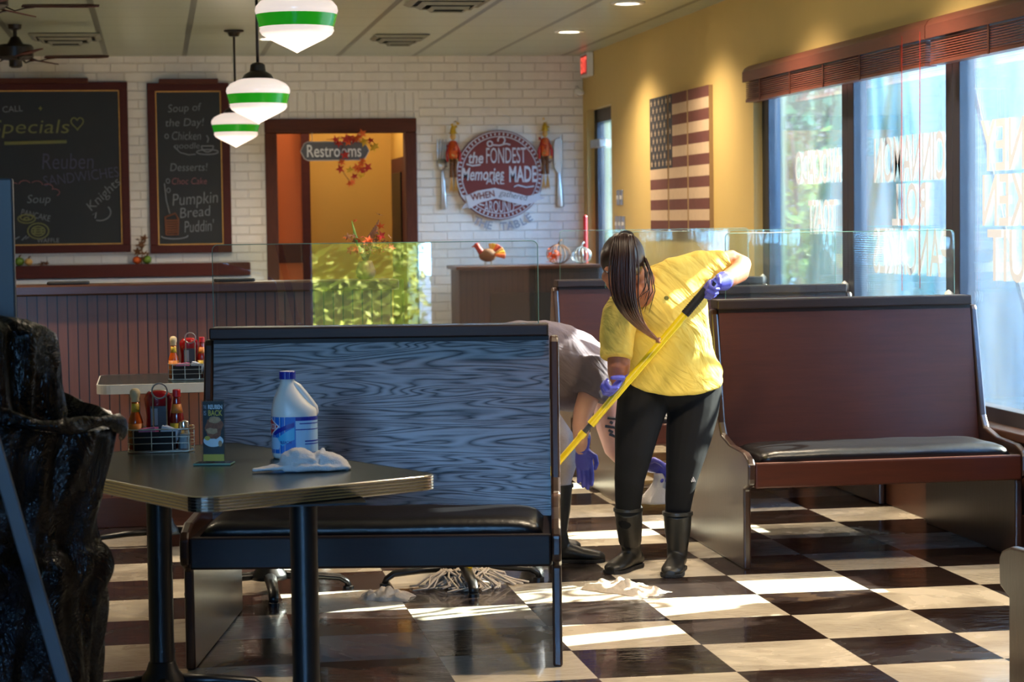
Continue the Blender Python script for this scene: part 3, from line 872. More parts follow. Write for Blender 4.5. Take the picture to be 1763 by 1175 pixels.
def chalkboard(x0, x1, z0, z1, fw, label, lx0, lx1):
    t = thing('chalkboard', label, 'chalkboard', ((x0 + x1) / 2, YB - 0.02, z0), group='framed chalkboards'); og = t.location
    f = MB()
    f.box(x0, x1, YB - 0.05, YW, z0, z0 + fw); f.box(x0, x1, YB - 0.05, YW, z1 - fw, z1)
    f.box(x0, x0 + fw, YB - 0.05, YW, z0 + fw, z1 - fw); f.box(x1 - fw, x1, YB - 0.05, YW, z0 + fw, z1 - fw)
    build('frame', f, 'redwood', t, origin=og, bevel=0.006)
    build('slate', MB().box(x0 + fw, x1 - fw, YB - 0.027, YW, z0 + fw, z1 - fw), 'board', t, origin=og)
    e = MB(); q = 0.009; a, b, c, d = x0 + fw, x1 - fw, z0 + fw, z1 - fw
    e.box(a, b, YB - 0.04, YB - 0.027, c, c + q); e.box(a, b, YB - 0.04, YB - 0.027, d - q, d); e.box(a, a + q, YB - 0.04, YB - 0.027, c, d); e.box(b - q, b, YB - 0.04, YB - 0.027, c, d)
    build('inner_bead', e, 'straw', t, origin=og)
    build('top_ledge', MB().box(lx0, lx1, YB - 0.11, YB - 0.03, z1 - 0.012, z1 + 0.03), 'trimwoodx', t, origin=og, bevel=0.005)
    return t


cb1 = chalkboard(-2.1, -0.20, 1.235, 2.655, 0.068, 'large framed chalkboard of specials on the white brick wall', -1.6, -0.52)
g = cb1.location
wall_text('CALL', *(-1.139, 2.435), 0.05, 'chalk', cb1, og=g, rot=0.06)
wall_text('Specials', *(-1.002, 2.271), 0.15, 'chalkyellow', cb1, og=g, width=0.64, shear=0.15, off=-0.005)
ax, az = (-1.212, 2.157); bx, bz = (-0.707, 2.168)
strokes('underline', [[(ax, az), (bx, bz)], [(ax, az - 0.012), (bx, bz - 0.012)]], 'chalkyellow', cb1, 0.009, og=g)
hx, hz = (-0.617, 2.316)
heart = [(hx + 0.0032 * 16 * sin(a) ** 3, hz + 0.0036 * (13 * cos(a) - 5 * cos(2 * a) - 2 * cos(3 * a) - cos(4 * a))) for a in [2 * pi * i / 24 for i in range(25)]]
strokes('heart', [heart], 'chalkyellow', cb1, 0.006, og=g)
sx_, sz_ = (-0.913, 2.438)
strokes('star', [[(sx_ - 0.015, sz_), (sx_ + 0.015, sz_)], [(sx_, sz_ - 0.018), (sx_, sz_ + 0.018)]], 'chalkyellow', cb1, 0.005, og=g)
wall_text('Reuben', *(-0.701, 1.999), 0.13, 'chalklilac', cb1, og=g, width=0.42, shear=0.1, off=-0.008)
wall_text('SANDWICHES', *(-0.595, 1.872), 0.085, 'chalklilac', cb1, og=g, width=0.62, rot=0.12, off=-0.005)
wall_text('Soup', *(-0.946, 1.678), 0.09, 'chalk', cb1, og=g, width=0.19, shear=0.2, off=-0.008)
cl = []
for k in range(9):
    a0 = radians(20 + k * 26); c0 = (-1.026, 1.703)
    cl += [arc(c0[0] + 0.22 * cos(a0), c0[1] + 0.11 * sin(a0), 0.045, 0.03, 20 + k * 26 - 80, 20 + k * 26 + 80, 8)]
strokes('scalloped_cloud', cl, 'chalkpink', cb1, 0.0035, og=g)
wall_text('PANCAKE', *(-0.973, 1.553), 0.05, 'chalk', cb1, og=g, width=0.24, rot=-0.25)
px, pz = (-1.049, 1.525)
strokes('pancake_drawing', [arc(px, pz, 0.07, 0.035), arc(px, pz + 0.01, 0.05, 0.022), arc(px, pz, 0.02, 0.01)], 'chalkyellow', cb1, 0.006, og=g)
px, pz = (-0.957, 1.422)
strokes('waffle_drawing', [arc(px, pz, 0.085, 0.065), arc(px, pz, 0.055, 0.04), arc(px, pz, 0.03, 0.02)] + [[(px - 0.05, pz + k), (px + 0.05, pz + k)] for k in (-0.02, 0, 0.02)], 'chalkyellow', cb1, 0.006, og=g)
wall_text('WAFFLE', *(-0.879, 1.343), 0.035, 'chalk', cb1, og=g, width=0.18)
wall_text('Knights', *(-0.408, 1.715), 0.10, 'chalk', cb1, og=g, width=0.34, rot=0.75, shear=0.1, off=-0.006)
ax, az = (-0.450, 1.541)
strokes('chalk_swirl', [arc(ax, az + 0.03, 0.09, 0.07, -110, 40, 12), [(ax - 0.04, az - 0.02), (ax - 0.03, az + 0.03), (ax - 0.06, az + 0.01)]], 'chalk', cb1, 0.006, og=g)
strokes('chalk_ticks', [[(-1.148, 1.357), (-1.110, 1.376)], [(-1.092, 1.347), (-1.053, 1.385), (-1.063, 1.356), (-1.034, 1.375)]], 'chalk', cb1, 0.005, og=g)

cb2 = chalkboard(-0.04, 0.64, 1.22, 2.645, 0.068, 'narrow framed chalkboard of soup and desserts left of the doorway', 0.06, 0.55)
g = cb2.location
for s, c, h_, wd, m_, rt in [
    ('Soup of', (0.271, 2.428), 0.085, 0.28, 'chalk', 0.05), ('the Day!', (0.268, 2.306), 0.085, 0.32, 'chalk', 0.02),
    ('Chicken', (0.280, 2.204), 0.07, 0.24, 'chalk', 0.0), ('noodle', (0.283, 2.121), 0.05, 0.21, 'chalk', 0.0),
    ('Desserts!', (0.294, 1.941), 0.065, 0.31, 'chalk', 0.0), ('Choc Cake', (0.296, 1.824), 0.055, 0.29, 'chalkpink', 0.0),
    ('Pumpkin', (0.341, 1.662), 0.13, 0.38, 'chalk', 0.06), ('Bread', (0.339, 1.565), 0.085, 0.26, 'chalk', 0.08),
    ('Puddin\'', (0.370, 1.447), 0.10, 0.25, 'chalk', 0.05)]:
    wall_text(s, c[0], c[1], h_, m_, cb2, og=g, width=wd, rot=rt, shear=0.15, off=-0.006)
px, pz = (0.452, 2.086)
strokes('cup_drawing', [arc(px, pz - 0.02, 0.09, 0.02), arc(px, pz + 0.03, 0.05, 0.05, 180, 360), [(px - 0.05, pz + 0.03), (px + 0.05, pz + 0.03)], [(px, pz + 0.06), (px + 0.01, pz + 0.09), (px - 0.005, pz + 0.12)]], 'chalk', cb2, 0.006, og=g)
strokes('swoosh', [[(0.172, 2.117), (0.224, 2.063), (0.296, 2.043), (0.354, 2.048)]], 'chalk', cb2, 0.005, og=g)
for hq in (arc(*(0.116, 2.200), 0.014, 0.018), arc(*(0.118, 1.826), 0.014, 0.018), arc(*(0.121, 1.748), 0.014, 0.018)): strokes('bullet_heart', [hq], 'chalk', cb2, 0.004, og=g)
strokes('bracket', [[(0.088, 1.807), (0.100, 1.665), (0.126, 1.553)]], 'chalk', cb2, 0.005, og=g)
px, pz = (0.143, 1.455)
strokes('cake_drawing', [[(px - 0.05, pz - 0.08), (px - 0.055, pz + 0.07), (px + 0.03, pz + 0.10), (px + 0.055, pz + 0.05), (px + 0.05, pz - 0.08), (px - 0.05, pz - 0.08)]] + [[(px - 0.05, pz + k), (px + 0.05, pz + k)] for k in (-0.06, -0.04, -0.02, 0.0, 0.02, 0.04)], 'chalkbrown', cb2, 0.009, og=g)
strokes('plate_drawing', [arc(px + 0.02, pz - 0.09, 0.11, 0.025, 180, 370)], 'chalk', cb2, 0.006, og=g)

# shelf with gourds
sh = struct('trim_6', MB().box(XL, 0.785, YB - 0.16, YW, 1.028, 1.135), 'redwood', bevel=0.006)
struct('trim_7', MB().box(XL, 0.90, YB - 0.10, YW, 0.985, 1.015), 'white')


def gourd(x, r, mat, label, squash=0.85, cat='gourd', name='gourd', lean=0.0):
    y = YB - 0.085; z0 = 1.1355
    m = MB(); rr = []
    for i in range(1, 14):
        th = pi * i / 14; ring = []
        for j in range(28):
            a = 2 * pi * j / 28; q = r * sin(th) * (1 - 0.07 * abs(cos(4 * a)))
            ring.append((x + q * cos(a), y + q * sin(a), z0 + r * squash * (1 - cos(th))))
        rr.append(ring)
    m.rings(rr)
    o = build(name, m, mat, smooth=True); tag(o, label, cat, 'gourds on the wall shelf')
    s = MB(); s.tube([(x, y, z0 + 2 * r * squash - 0.008), (x + 0.005 + lean, y, z0 + 2 * r * squash + r * 0.3), (x + 0.02 + lean, y, z0 + 2 * r * squash + r * 0.5)], [0.008, 0.006, 0.005], 7)
    build('stem', s, 'fallbrown', o, smooth=True)


MT['gourdgreen'] = plain('green gourd skin', srgb(110, 140, 40), 0.45, var=0.3, scale=26)
gourd((-1.115, 1.192)[0], 0.042, 'gourdgreen', 'green gourd on the shelf beside the cream one')
gourd((-1.039, 1.186)[0], 0.036, 'straw', 'cream gourd on the shelf next to the green one')
gourd((-0.152, 1.181)[0], 0.040, 'fallorange', 'small orange pumpkin on the wall shelf between the chalkboards', 0.8, 'pumpkin', 'pumpkin')
gourd((-0.070, 1.200)[0], 0.041, 'gourdgreen', 'yellow green gourd on the shelf right of the small orange pumpkin')
lf = MB(); random.seed(3)
for k in range(16):
    p = (-0.116, 1.278); leaf(lf, (p[0] + random.uniform(-0.035, 0.035), YB - 0.115 + random.uniform(-0.02, 0.02), 1.16 + random.uniform(0.02, 0.2)), random.uniform(0.025, 0.045), rrot())
lf.tube([(p[0], YB - 0.11, 1.136), (p[0] + 0.01, YB - 0.11, 1.28), (p[0] + 0.0, YB - 0.115, 1.36)], 0.004, 5)
tag(build('dried_leaf_sprig', lf, 'fallbrown'), 'dried brown leaf sprig standing on the shelf between the chalkboards', 'sprig')
lf = MB()
for k in range(6): leaf(lf, ((-0.954, 1.170)[0] + 0.02 * k - 0.04, YB - 0.08, 1.15), 0.03, rrot())
tag(build('dried_leaf_sprig', lf, 'fallbrown'), 'small dry leaves lying on the shelf right of the cream gourd', 'sprig')

# Restrooms sign hung in the doorway and its leaf garland
sg = thing('restroom_sign', 'slate grey hanging sign reading Restrooms in the doorway', 'sign', (1.52, YB - 0.045, 2.02)); g = sg.location
poly = [(1.235, 2.065), (1.265, 2.125), (1.29, 2.14), (1.75, 2.14), (1.775, 2.125), (1.81, 2.065), (1.775, 2.005), (1.75, 1.99), (1.29, 1.99), (1.265, 2.005)]
build('board', MB().prism(poly, YB - 0.055, YB - 0.04, 'xz'), 'signslate', sg, origin=g)
rim = MB(); rim.tube([(a, YB - 0.048, b) for a, b in poly], 0.007, 6, closed=True); build('rim', rim, 'signgrey', sg, origin=g)
wall_text('Restrooms', 1.515, 2.066, 0.105, 'white', sg, y=YB - 0.058, width=0.46, og=g, off=0.008)
for hx_ in (1.33, 1.73): build('hanger', MB().tube([(hx_, YB - 0.048, 2.14), (hx_, YB - 0.048, 2.222)], 0.003, 5), 'steel', sg, origin=g)
gl = thing('leaf_garland', 'red, orange and yellow maple leaf garland over the Restrooms sign', 'garland', (1.68, YB - 0.08, 2.2)); g = gl.location
vine = MB(); vine.tube([(1.45, YB - 0.075, 2.16), (1.60, YB - 0.08, 2.17), (1.78, YB - 0.08, 2.15), (1.86, YB - 0.085, 2.09)], 0.003, 5)
vine.tube([(1.60, YB - 0.08, 2.17), (1.55, YB - 0.085, 1.95), (1.60, YB - 0.085, 1.86), (1.66, YB - 0.085, 1.78)], 0.003, 5)
build('vine', vine, 'fallbrown', gl, origin=g)
random.seed(11)
for mat, pts in (('fallred', [(575, 242), (580, 248), (600, 240), (607, 243), (592, 241), (615, 238), (635, 243), (590, 268), (582, 292), (628, 290), (606, 305), (621, 296)]),
                 ('fallorange', [(612, 240), (618, 285), (610, 290), (620, 279), (598, 317), (602, 314), (615, 292), (585, 280), (620, 232), (596, 247)]),
                 ('fallyellow', [(624, 246), (643, 253), (598, 293), (618, 303), (640, 256)])):
    m = MB()
    for (x_, y_) in pts:
        X = 0.934 + (x_ - 455) * 0.00494; Z = 2.345 - (y_ - 205) * 0.00499
        leaf(m, (X, YB - 0.09 - random.uniform(0, 0.03), Z), random.uniform(0.032, 0.05), Matrix.Rotation(random.uniform(-0.6, 0.6), 3, 'X') @ Matrix.Rotation(pi / 2, 3, 'X') @ Matrix.Rotation(random.uniform(0, 6), 3, 'Z'))
    build('leaves', m, mat, gl, origin=g)

# round sign
rs = thing('round_wall_sign', 'round maroon sign about fondest memories with a pale banner', 'sign', (2.936, YB - 0.02, 1.46)); g = rs.location
cx, cz, R_ = 2.936, 1.848, 0.385
build('disc', MB().tube([(cx, YB - 0.04, cz), (cx, YB - 0.002, cz)], R_, 64), 'signmaroon', rs, origin=g, auto=40)
ring = MB()
for rr in (R_ - 0.012, R_ - 0.055):
    ring.tube([(cx + rr * cos(2 * pi * i / 64), YB - 0.042, cz + rr * sin(2 * pi * i / 64)) for i in range(64)], 0.004 if rr < R_ - 0.02 else 0.005, 6, closed=True)
build('border_rings', ring, 'signgrey', rs, origin=g)
dots = MB()
for i in range(60):
    a = 2 * pi * i / 60; dots.box(-0.011, 0.011, YB - 0.046, YB - 0.038, -0.006, 0.006, m=Matrix.Translation((cx + (R_ - 0.034) * cos(a), 0, cz + (R_ - 0.034) * sin(a))) @ Matrix.Rotation(-a, 4, 'Y'))
build('border_dots', dots, 'signgrey', rs, origin=g)
for s, c, h_, wd, of, sh_ in [('the', (2.730, 1.997), 0.10, 0.13, 0.02, 0.2), ('FONDEST', (2.993, 2.015), 0.135, 0.345, 0.0, 0), ('Memories', (2.788, 1.857), 0.11, 0.37, 0.015, 0.25),
                         ('ARE', (2.894, 1.802), 0.065, 0.16, 0.0, 0), ('MADE', (3.138, 1.854), 0.14, 0.24, 0.02, 0), ('AROUND', (2.926, 1.576), 0.10, 0.26, 0.0, 0)]:
    wall_text(s, c[0], c[1], h_, 'signgrey', rs, y=YB - 0.043, width=wd, off=of, shear=sh_, og=g)
sw = [arc(*(2.853, 2.116), 0.022, 0.022, 0, 330, 12), arc(*(2.954, 2.145), 0.03, 0.03, -60, 200, 12), [(2.868, 2.106), (2.934, 2.100), (2.995, 2.115), (3.030, 2.105)],
      [(2.648, 1.943), (2.699, 1.928), (2.769, 1.937)], [(3.055, 1.745), (3.091, 1.759), (3.167, 1.739), (3.233, 1.748)], [(2.754, 1.599), (2.795, 1.588)], [(3.058, 1.585), (3.104, 1.594)]]
strokes('flourishes', sw, 'signgrey', rs, 0.007, y=YB - 0.044, og=g)
# banner: curved ribbon
bn = MB(); top = [(2.634, 1.670), (2.736, 1.713), (2.888, 1.737), (3.040, 1.700), (3.166, 1.664), (3.268, 1.677)]
bot = [(2.663, 1.560), (2.765, 1.613), (2.897, 1.647), (3.038, 1.610), (3.140, 1.584), (3.252, 1.612)]
vs = []
for (a, b), (c, d) in zip(top, bot): vs += [(a, YB - 0.056, b), (c, YB - 0.056, d), (a, YB - 0.042, b), (c, YB - 0.042, d)]
fs = []
for i in range(5):
    k = 4 * i; fs += [(k, k + 1, k + 5, k + 4), (k + 2, k + 6, k + 7, k + 3), (k, k + 4, k + 6, k + 2), (k + 1, k + 3, k + 7, k + 5)]
bn.add(vs, fs)
bn.prism([(2.589, 1.680), (2.675, 1.674), (2.693, 1.579), (2.602, 1.561), (2.639, 1.620)], YB - 0.05, YB - 0.044, 'xz')
bn.prism([(3.233, 1.678), (3.294, 1.697), (3.283, 1.662), (3.329, 1.647), (3.221, 1.613)], YB - 0.05, YB - 0.044, 'xz')
build('banner', bn, 'signgrey', rs, origin=g)
wall_text('WHEN', *(2.781, 1.673), 0.058, 'signmaroon', rs, y=YB - 0.058, width=0.21, off=0.02, rot=0.16, og=g)
wall_text('gathered', *(3.049, 1.665), 0.07, 'blackmatte', rs, y=YB - 0.058, width=0.25, rot=-0.2, shear=0.2, off=-0.01, og=g)
word = 'THE TABLE'
MT['signgrey2'] = plain('grey letters', srgb(150, 148, 156), 0.6)
tc = thing('wall_letters', 'grey letters THE TABLE curved beneath the round maroon sign', 'letters', (2.936, YB - 0.02, 1.35)); g2 = tc.location
for i, chh in enumerate(word):
    if chh == ' ': continue
    a = radians(-118 + i * 7.6)
    wall_text(chh, cx + 0.01 + 0.452 * cos(a), cz + 0.01 + 0.452 * sin(a), 0.07, 'signgrey2', tc, y=YB - 0.02, rot=a + pi / 2, off=0.015, og=g2, name='letter')


# ================================================================ OUTSIDE
struct('ground', MB().box(-40, 60, -45, 70, -0.2, -0.12), 'concrete')


def shrub(name, label, box, n, size, mat, cat='hedge', group=None, shape=None):
    x0, x1, y0, y1, z0, z1 = box
    t = thing(name, label, cat, ((x0 + x1) / 2, (y0 + y1) / 2, -0.12), group=group); g = t.location
    m = MB(); leafcloud(m, n, box, size, shape)
    build('foliage', m, mat, t, origin=g)
    s = MB()
    for k in range(5):
        xx = x0 + (x1 - x0) * (k + 0.5) / 5; yy = (y0 + y1) / 2
        s.tube([(xx, yy, -0.12), (xx + 0.05, yy + 0.03, (z0 + z1) / 2), (xx - 0.03, yy, z1 - 0.1)], [0.04, 0.03, 0.012], 6)
    build('stems', s, 'bark', t, origin=g)
    return t


random.seed(5)
shrub('hedge', 'clipped yellow green hedge outside the window behind the camera', (-6.5, -2.15, -5.2, -4.4, -0.1, 1.75), 9000, 0.085, 'hedgelight')
hdg = bpy.data.objects['hedge']
build('opaque_core', MB().box(-6.4, -2.25, -5.05, -4.6, -0.1, 1.60), 'hedge', hdg, origin=hdg.location)  # solid box added so no bright sky shows through the leaves


tag(build('added_dark_fence', MB().box(-2.1, 1.5, -5.0, -4.9, -0.12, 1.7), 'capwood'), 'added dark board fence, unseen, darkening the reflection beside the hedge', 'fence')  # dark board added behind the camera to darken the reflection


def ball(cx, cy, cz, rx, ry, rz): return lambda p: ((p.x - cx) / rx) ** 2 + ((p.y - cy) / ry) ** 2 + ((p.z - cz) / rz) ** 2 < 1


shrub('shrub', 'bright green shrub outside the avocado lettering pane', (5.6, 7.6, 18.2, 20.2, -0.1, 2.4), 2200, 0.13, 'hedge', 'shrub', shape=ball(6.6, 19.2, 1.0, 1.0, 1.0, 1.45))
shrub('shrub', 'bright green shrub outside the pancake lettering pane', (7.6, 10.0, 19.0, 21.0, -0.1, 2.3), 2400, 0.14, 'hedge', 'shrub', shape=ball(8.6, 20.0, 0.9, 1.2, 1.0, 1.4))
shrub('shrub', 'darker shrub further back between the far window panes', (7.0, 9.8, 23.5, 25.5, -0.1, 3.4), 2600, 0.18, 'hedgedark', 'shrub', shape=ball(8.4, 24.5, 1.3, 1.4, 1.0, 1.9))


def closed_umbrella(x, y, h, r, label):
    t = thing('closed_umbrella', label, 'patio umbrella', (x, y, -0.12), group='closed patio umbrellas')
    m = MB(); out = []
    for i in range(14):
        u = i / 13; z = 0.75 + (h - 0.75) * u; q = r * (1 - u) ** 0.75 + 0.03 + 0.03 * sin(u * 6)
        out.append([(q * (1 + 0.22 * cos(6 * a)) * cos(a + u * 0.8), q * (1 + 0.22 * cos(6 * a)) * sin(a + u * 0.8), z) for a in [2 * pi * j / 48 for j in range(48)]])
    m.rings(out); build('canopy', m, 'teal', t, smooth=True)
    build('pole', MB().lathe([(0.022, 0.05), (0.022, h + 0.08), (0.005, h + 0.12)], 12), 'steel', t, smooth=True)
    build('base', MB().lathe([(0.25, 0), (0.25, 0.06), (0.05, 0.09), (0.05, 0.25)], 24), 'dkmetal', t, auto=35)


closed_umbrella(4.62, 13.75, 3.0, 0.34, 'closed teal patio umbrella outside the avocado lettering pane')
closed_umbrella(4.62, 13.05, 2.9, 0.17, 'closed teal patio umbrella outside at the left edge of the pancake pane')
# pale canopy sheet and rope outside the near pane
tp = thing('canvas_awning', 'pale blue canvas side sheet hanging outside the near pane', 'awning', (5.1, 15.0, 0))
m = MB(); out = []
for j in range(41):
    u = j / 40; out.append([(1.9 * u - 0.1 + 0.05 * sin(u * 25), -2.2 * u + 0.03 * cos(u * 30), 0.05), (1.9 * u - 0.1 + 0.04 * sin(u * 25), -2.2 * u + 0.02 * cos(u * 30), 2.75)])
vs = [p for q in out for p in q] + [(a + 0.004, b + 0.004, c) for q in out for a, b, c in q]
fs = []
for j in range(40):
    k = 2 * j; fs += [(k, k + 1, k + 3, k + 2), (82 + k, 82 + k + 2, 82 + k + 3, 82 + k + 1)]
m.add(vs, fs); build('sheet', m, 'tarp', tp)
build('post', MB().tube([(1.82, -2.24, -0.12), (1.82, -2.24, 2.8)], 0.03, 10).tube([(-0.1, 0, -0.12), (-0.1, 0, 2.8)], 0.03, 10), 'steel', tp)
rp = MB(); rp.tube([(4.300, 11.061, 2.315), (4.300, 10.768, 1.795), (4.300, 10.495, 1.312), (4.300, 10.286, 0.994), (4.300, 10.090, 0.656), (4.300, 10.019, 0.518)], 0.013, 8)
tag(build('guy_rope', rp, 'denimgrey', smooth=True), 'dark guy rope running down diagonally outside the near pane', 'rope')
random.seed(8)
shrub('tree_row', 'tall leafy screen of trees far beyond the window panes', (3.9, 16.5, 27.5, 30.0, -0.1, 6.2), 9000, 0.34, 'hedgedark', 'trees')
pl_ = thing('sun_block_planter', 'added planter of low greenery, out of view, blocking low sun at the nearest pane', 'planter', (4.25, 7.75, -0.12)); g = pl_.location  # added out of view to block low sun through the nearest pane
build('trough', MB().box(4.08, 4.42, 7.05, 8.45, -0.12, 0.75), 'concrete', pl_, origin=g, bevel=0.015)
m = MB(); leafcloud(m, 1800, (4.10, 4.40, 7.08, 8.42, 0.72, 1.26), 0.09); build('foliage', m, 'hedgedark', pl_, origin=g)
build('opaque_core', MB().box(4.16, 4.34, 7.12, 8.38, 0.70, 1.20), 'hedgedark', pl_, origin=g)  # solid core added to stop sun between the leaves
# low white wall and a parked car seen overexposed through the panes
tag(build('garden_wall', MB().box(5.0, 22, 26.5, 26.8, -0.12, 0.75), 'white', bevel=0.02), 'low white boundary wall outside beyond the shrubs', 'wall')


def car(x, y, rz, label):
    t = thing('parked_car', label, 'car', (x, y, -0.12), rz)
    side = [(-2.2, 0.3), (-2.25, 0.7), (-1.9, 0.92), (-1.2, 0.98), (-0.7, 1.42), (0.9, 1.46), (1.6, 1.05), (2.15, 0.95), (2.25, 0.6), (2.2, 0.3)]
    m = MB(); m.prism(side, -0.85, 0.85, 'xz'); build('body', m, 'white', t, bevel=0.12, bseg=3)
    w = MB(); w.prism([(-1.1, 1.0), (-0.68, 1.35), (0.85, 1.38), (1.4, 1.05)], -0.86, 0.86, 'xz'); build('side_windows', w, 'blackmatte', t)
    for xx in (-1.4, 1.4):
        for yy in (-0.8, 0.8):
            build('wheel', MB().tube([(xx, yy - 0.1, 0.32), (xx, yy + 0.1, 0.32)], 0.32, 24), 'blackmatte', t, auto=40)


car(8.4, 15.6, radians(75), 'white parked car outside the near window')

# ================================================================ BOOTHS
def booth(name, label, x, y, width, rz=0.0, group='double wooden booth benches', double=True, depth=1.24, grain='booth_plain'):
    """origin: front left foot; front faces -y; a double bench, seats on both sides of one back"""
    t = thing(name, label, 'booth bench', (x, y, 0), rz, group=group)
    half = [(0.075, 0.0), (0.075, 0.335), (0.005, 0.36), (0.0, 0.385), (0.0, 0.445), (0.02, 0.468), (0.09, 0.49), (0.30, 0.50), (0.44, 0.53), (0.475, 0.58), (0.585, 1.045), (0.60, 1.065)]
    mir = [(depth - a, b) for a, b in half[::-1]]
    prof = half + mir
    for k, xx in enumerate((0.0, width - 0.032)):
        build('end_panel', MB().prism([(a, b) for a, b in prof], xx, xx + 0.032, 'yz'), 'panel', t, bevel=0.008)
    for side in (0, 1):
        F = (lambda q: q) if side == 0 else (lambda q: depth - q)
        def bx(m, x0, x1, y0, y1, z0, z1):
            a, b = F(y0), F(y1); return m.box(x0, x1, min(a, b), max(a, b), z0, z1)
        build('seat_rail', bx(MB(), 0.032, width - 0.032, 0.004, 0.034, 0.345, 0.452), 'booth_dark' if grain == 'booth' else 'booth_plain', t, bevel=0.008)
        build('seat_deck', bx(MB(), 0.032, width - 0.032, 0.034, 0.52, 0.425, 0.447), 'booth_dark', t)
        # backrest: reclined slab
        y0, z0, y1, z1 = 0.475, 0.44, 0.585, 1.05
        poly = [(F(y0), z0), (F(y1), z1), (F(y1 + 0.02), z1), (F(y0 + 0.02), z0)]
        build('backrest', MB().prism(poly, 0.034, width - 0.034, 'yz'), grain, t)
        # cushion: puffed pad with welted edge
        nx, ny = 46, 14; m = MB(); xa, xb, ya, yb = 0.06, width - 0.06, 0.03, 0.465
        top = []; 
        for i in range(nx + 1):
            for j in range(ny + 1):
                u = i / nx * 2 - 1; v = j / ny * 2 - 1
                e = (1 - abs(u) ** 14) * (1 - abs(v) ** 7)
                px = xa + (xb - xa) * i / nx; py = ya + (yb - ya) * j / ny
                e = max(e, 0) ** 0.5
                top.append((px, F(py), 0.448 + 0.052 * e + 0.004 * noise.noise(Vector((px * 6, py * 6, side))) * e))
        fs = [(i * (ny + 1) + j, (i + 1) * (ny + 1) + j, (i + 1) * (ny + 1) + j + 1, i * (ny + 1) + j + 1) for i in range(nx) for j in range(ny)]
        m.add(top, fs)
        bot = [(a, b, 0.448) for a, b, c in top]; base = len(top)
        m.add(bot, fs)
        edge = [i * (ny + 1) for i in range(nx + 1)] + [nx * (ny + 1) + j for j in range(1, ny + 1)] + [i * (ny + 1) + ny for i in range(nx - 1, -1, -1)] + [j for j in range(ny - 1, 0, -1)]
        m.f += [(edge[k], edge[(k + 1) % len(edge)], base + edge[(k + 1) % len(edge)], base + edge[k]) for k in range(len(edge))]
        build('seat_cushion', m, 'vinyl', t, smooth=True)
    c = depth / 2
    build('back_core', MB().box(0.034, width - 0.034, c - 0.012, c + 0.012, 0.46, 1.03), 'booth_dark', t)
    build('under_rail', MB().box(0.034, width - 0.034, c - 0.035, c + 0.035, 1.03, 1.066), 'booth_dark', t)
    build('top_rail', MB().box(0.022, width - 0.035, c - 0.062, c + 0.062, 1.066, 1.108), 'booth_cap', t, bevel=0.006)
    return t


MT['booth_cap'] = wood('booth cap rail', srgb(54, 40, 38), srgb(28, 20, 18), 0.45, 0.0, 'X', 1.0, 0.08, cathedral=False)
RZL = radians(-10.5)
bL = booth('booth_bench', 'dark booth bench with grained backrest lit blue, nearest the camera behind the table', 0.055, 7.075, 1.245, RZL, grain='booth')
bR = booth('booth_bench', 'brown booth bench by the windows, right of the woman in yellow', 2.395, 8.60, 1.225, 0.0)
bR2 = booth('booth_bench', 'brown booth bench behind the window side booth, under the avocado pane', 2.32, 10.36, 1.30, 0.0)
bR3 = booth('booth_bench', 'brown booth bench furthest back, left of the woman\'s head', 2.31, 11.95, 1.31, 0.0)
bN = booth('booth_bench', 'booth bench cut off at the lower right corner with a pale worn end panel', 2.47, 4.86, 1.15, 0.0)


def divider(label, x0, x1, z0, z1, loc, rz, mat='plexi2'):
    t = thing('acrylic_divider', label, 'divider', loc, rz, group='acrylic dividers on the booths')
    r = 0.02; poly = [(x0, z0), (x1, z0)] + [(x1 - r + r * cos(a), z1 - r + r * sin(a)) for a in [radians(k * 15) for k in range(7)]] + [(x0 + r - r * sin(a), z1 - r + r * cos(a)) for a in [radians(k * 15) for k in range(7)]]
    build('sheet', MB().prism(poly, -0.003, 0.003, 'xz'), mat, t)
    e = MB(); n = len(poly); path = [(a, 0, b) for a, b in poly[1:]] + [(poly[0][0], 0, poly[0][1])]
    e.tube(path, 0.0016, 5); build('edge', e, 'plexiedge', t)
    return t


cL = (0.055 + 0.62 * sin(-RZL), 7.075 + 0.62 * cos(RZL), 1.108)
divider('clear acrylic divider standing on the nearest booth bench', 0.03, 1.175, 0.0, 0.29, cL, RZL, 'plexi')
divider('clear acrylic divider on the window side booth right of the woman in yellow', 0.075, 1.13, 0.0, 0.29, (2.395, 9.22, 1.108), 0)
divider('clear acrylic divider on the second booth under the far window panes', -0.02, 1.22, 0.0, 0.29, (2.32, 10.98, 1.108), 0)
divider('clear acrylic divider on the furthest booth left of the woman\'s head', 0.05, 1.2, 0.0, 0.29, (2.31, 12.57, 1.108), 0)

# ================================================================ TABLES
def rrect(w, d, r, n=6):
    p = []
    for cx, cy, a0 in ((w / 2 - r, d / 2 - r, 0), (-w / 2 + r, d / 2 - r, 90), (-w / 2 + r, -d / 2 + r, 180), (w / 2 - r, -d / 2 + r, 270)):
        p += [(cx + r * cos(radians(a0 + 90 * k / n)), cy + r * sin(radians(a0 + 90 * k / n))) for k in range(n + 1)]
    return p


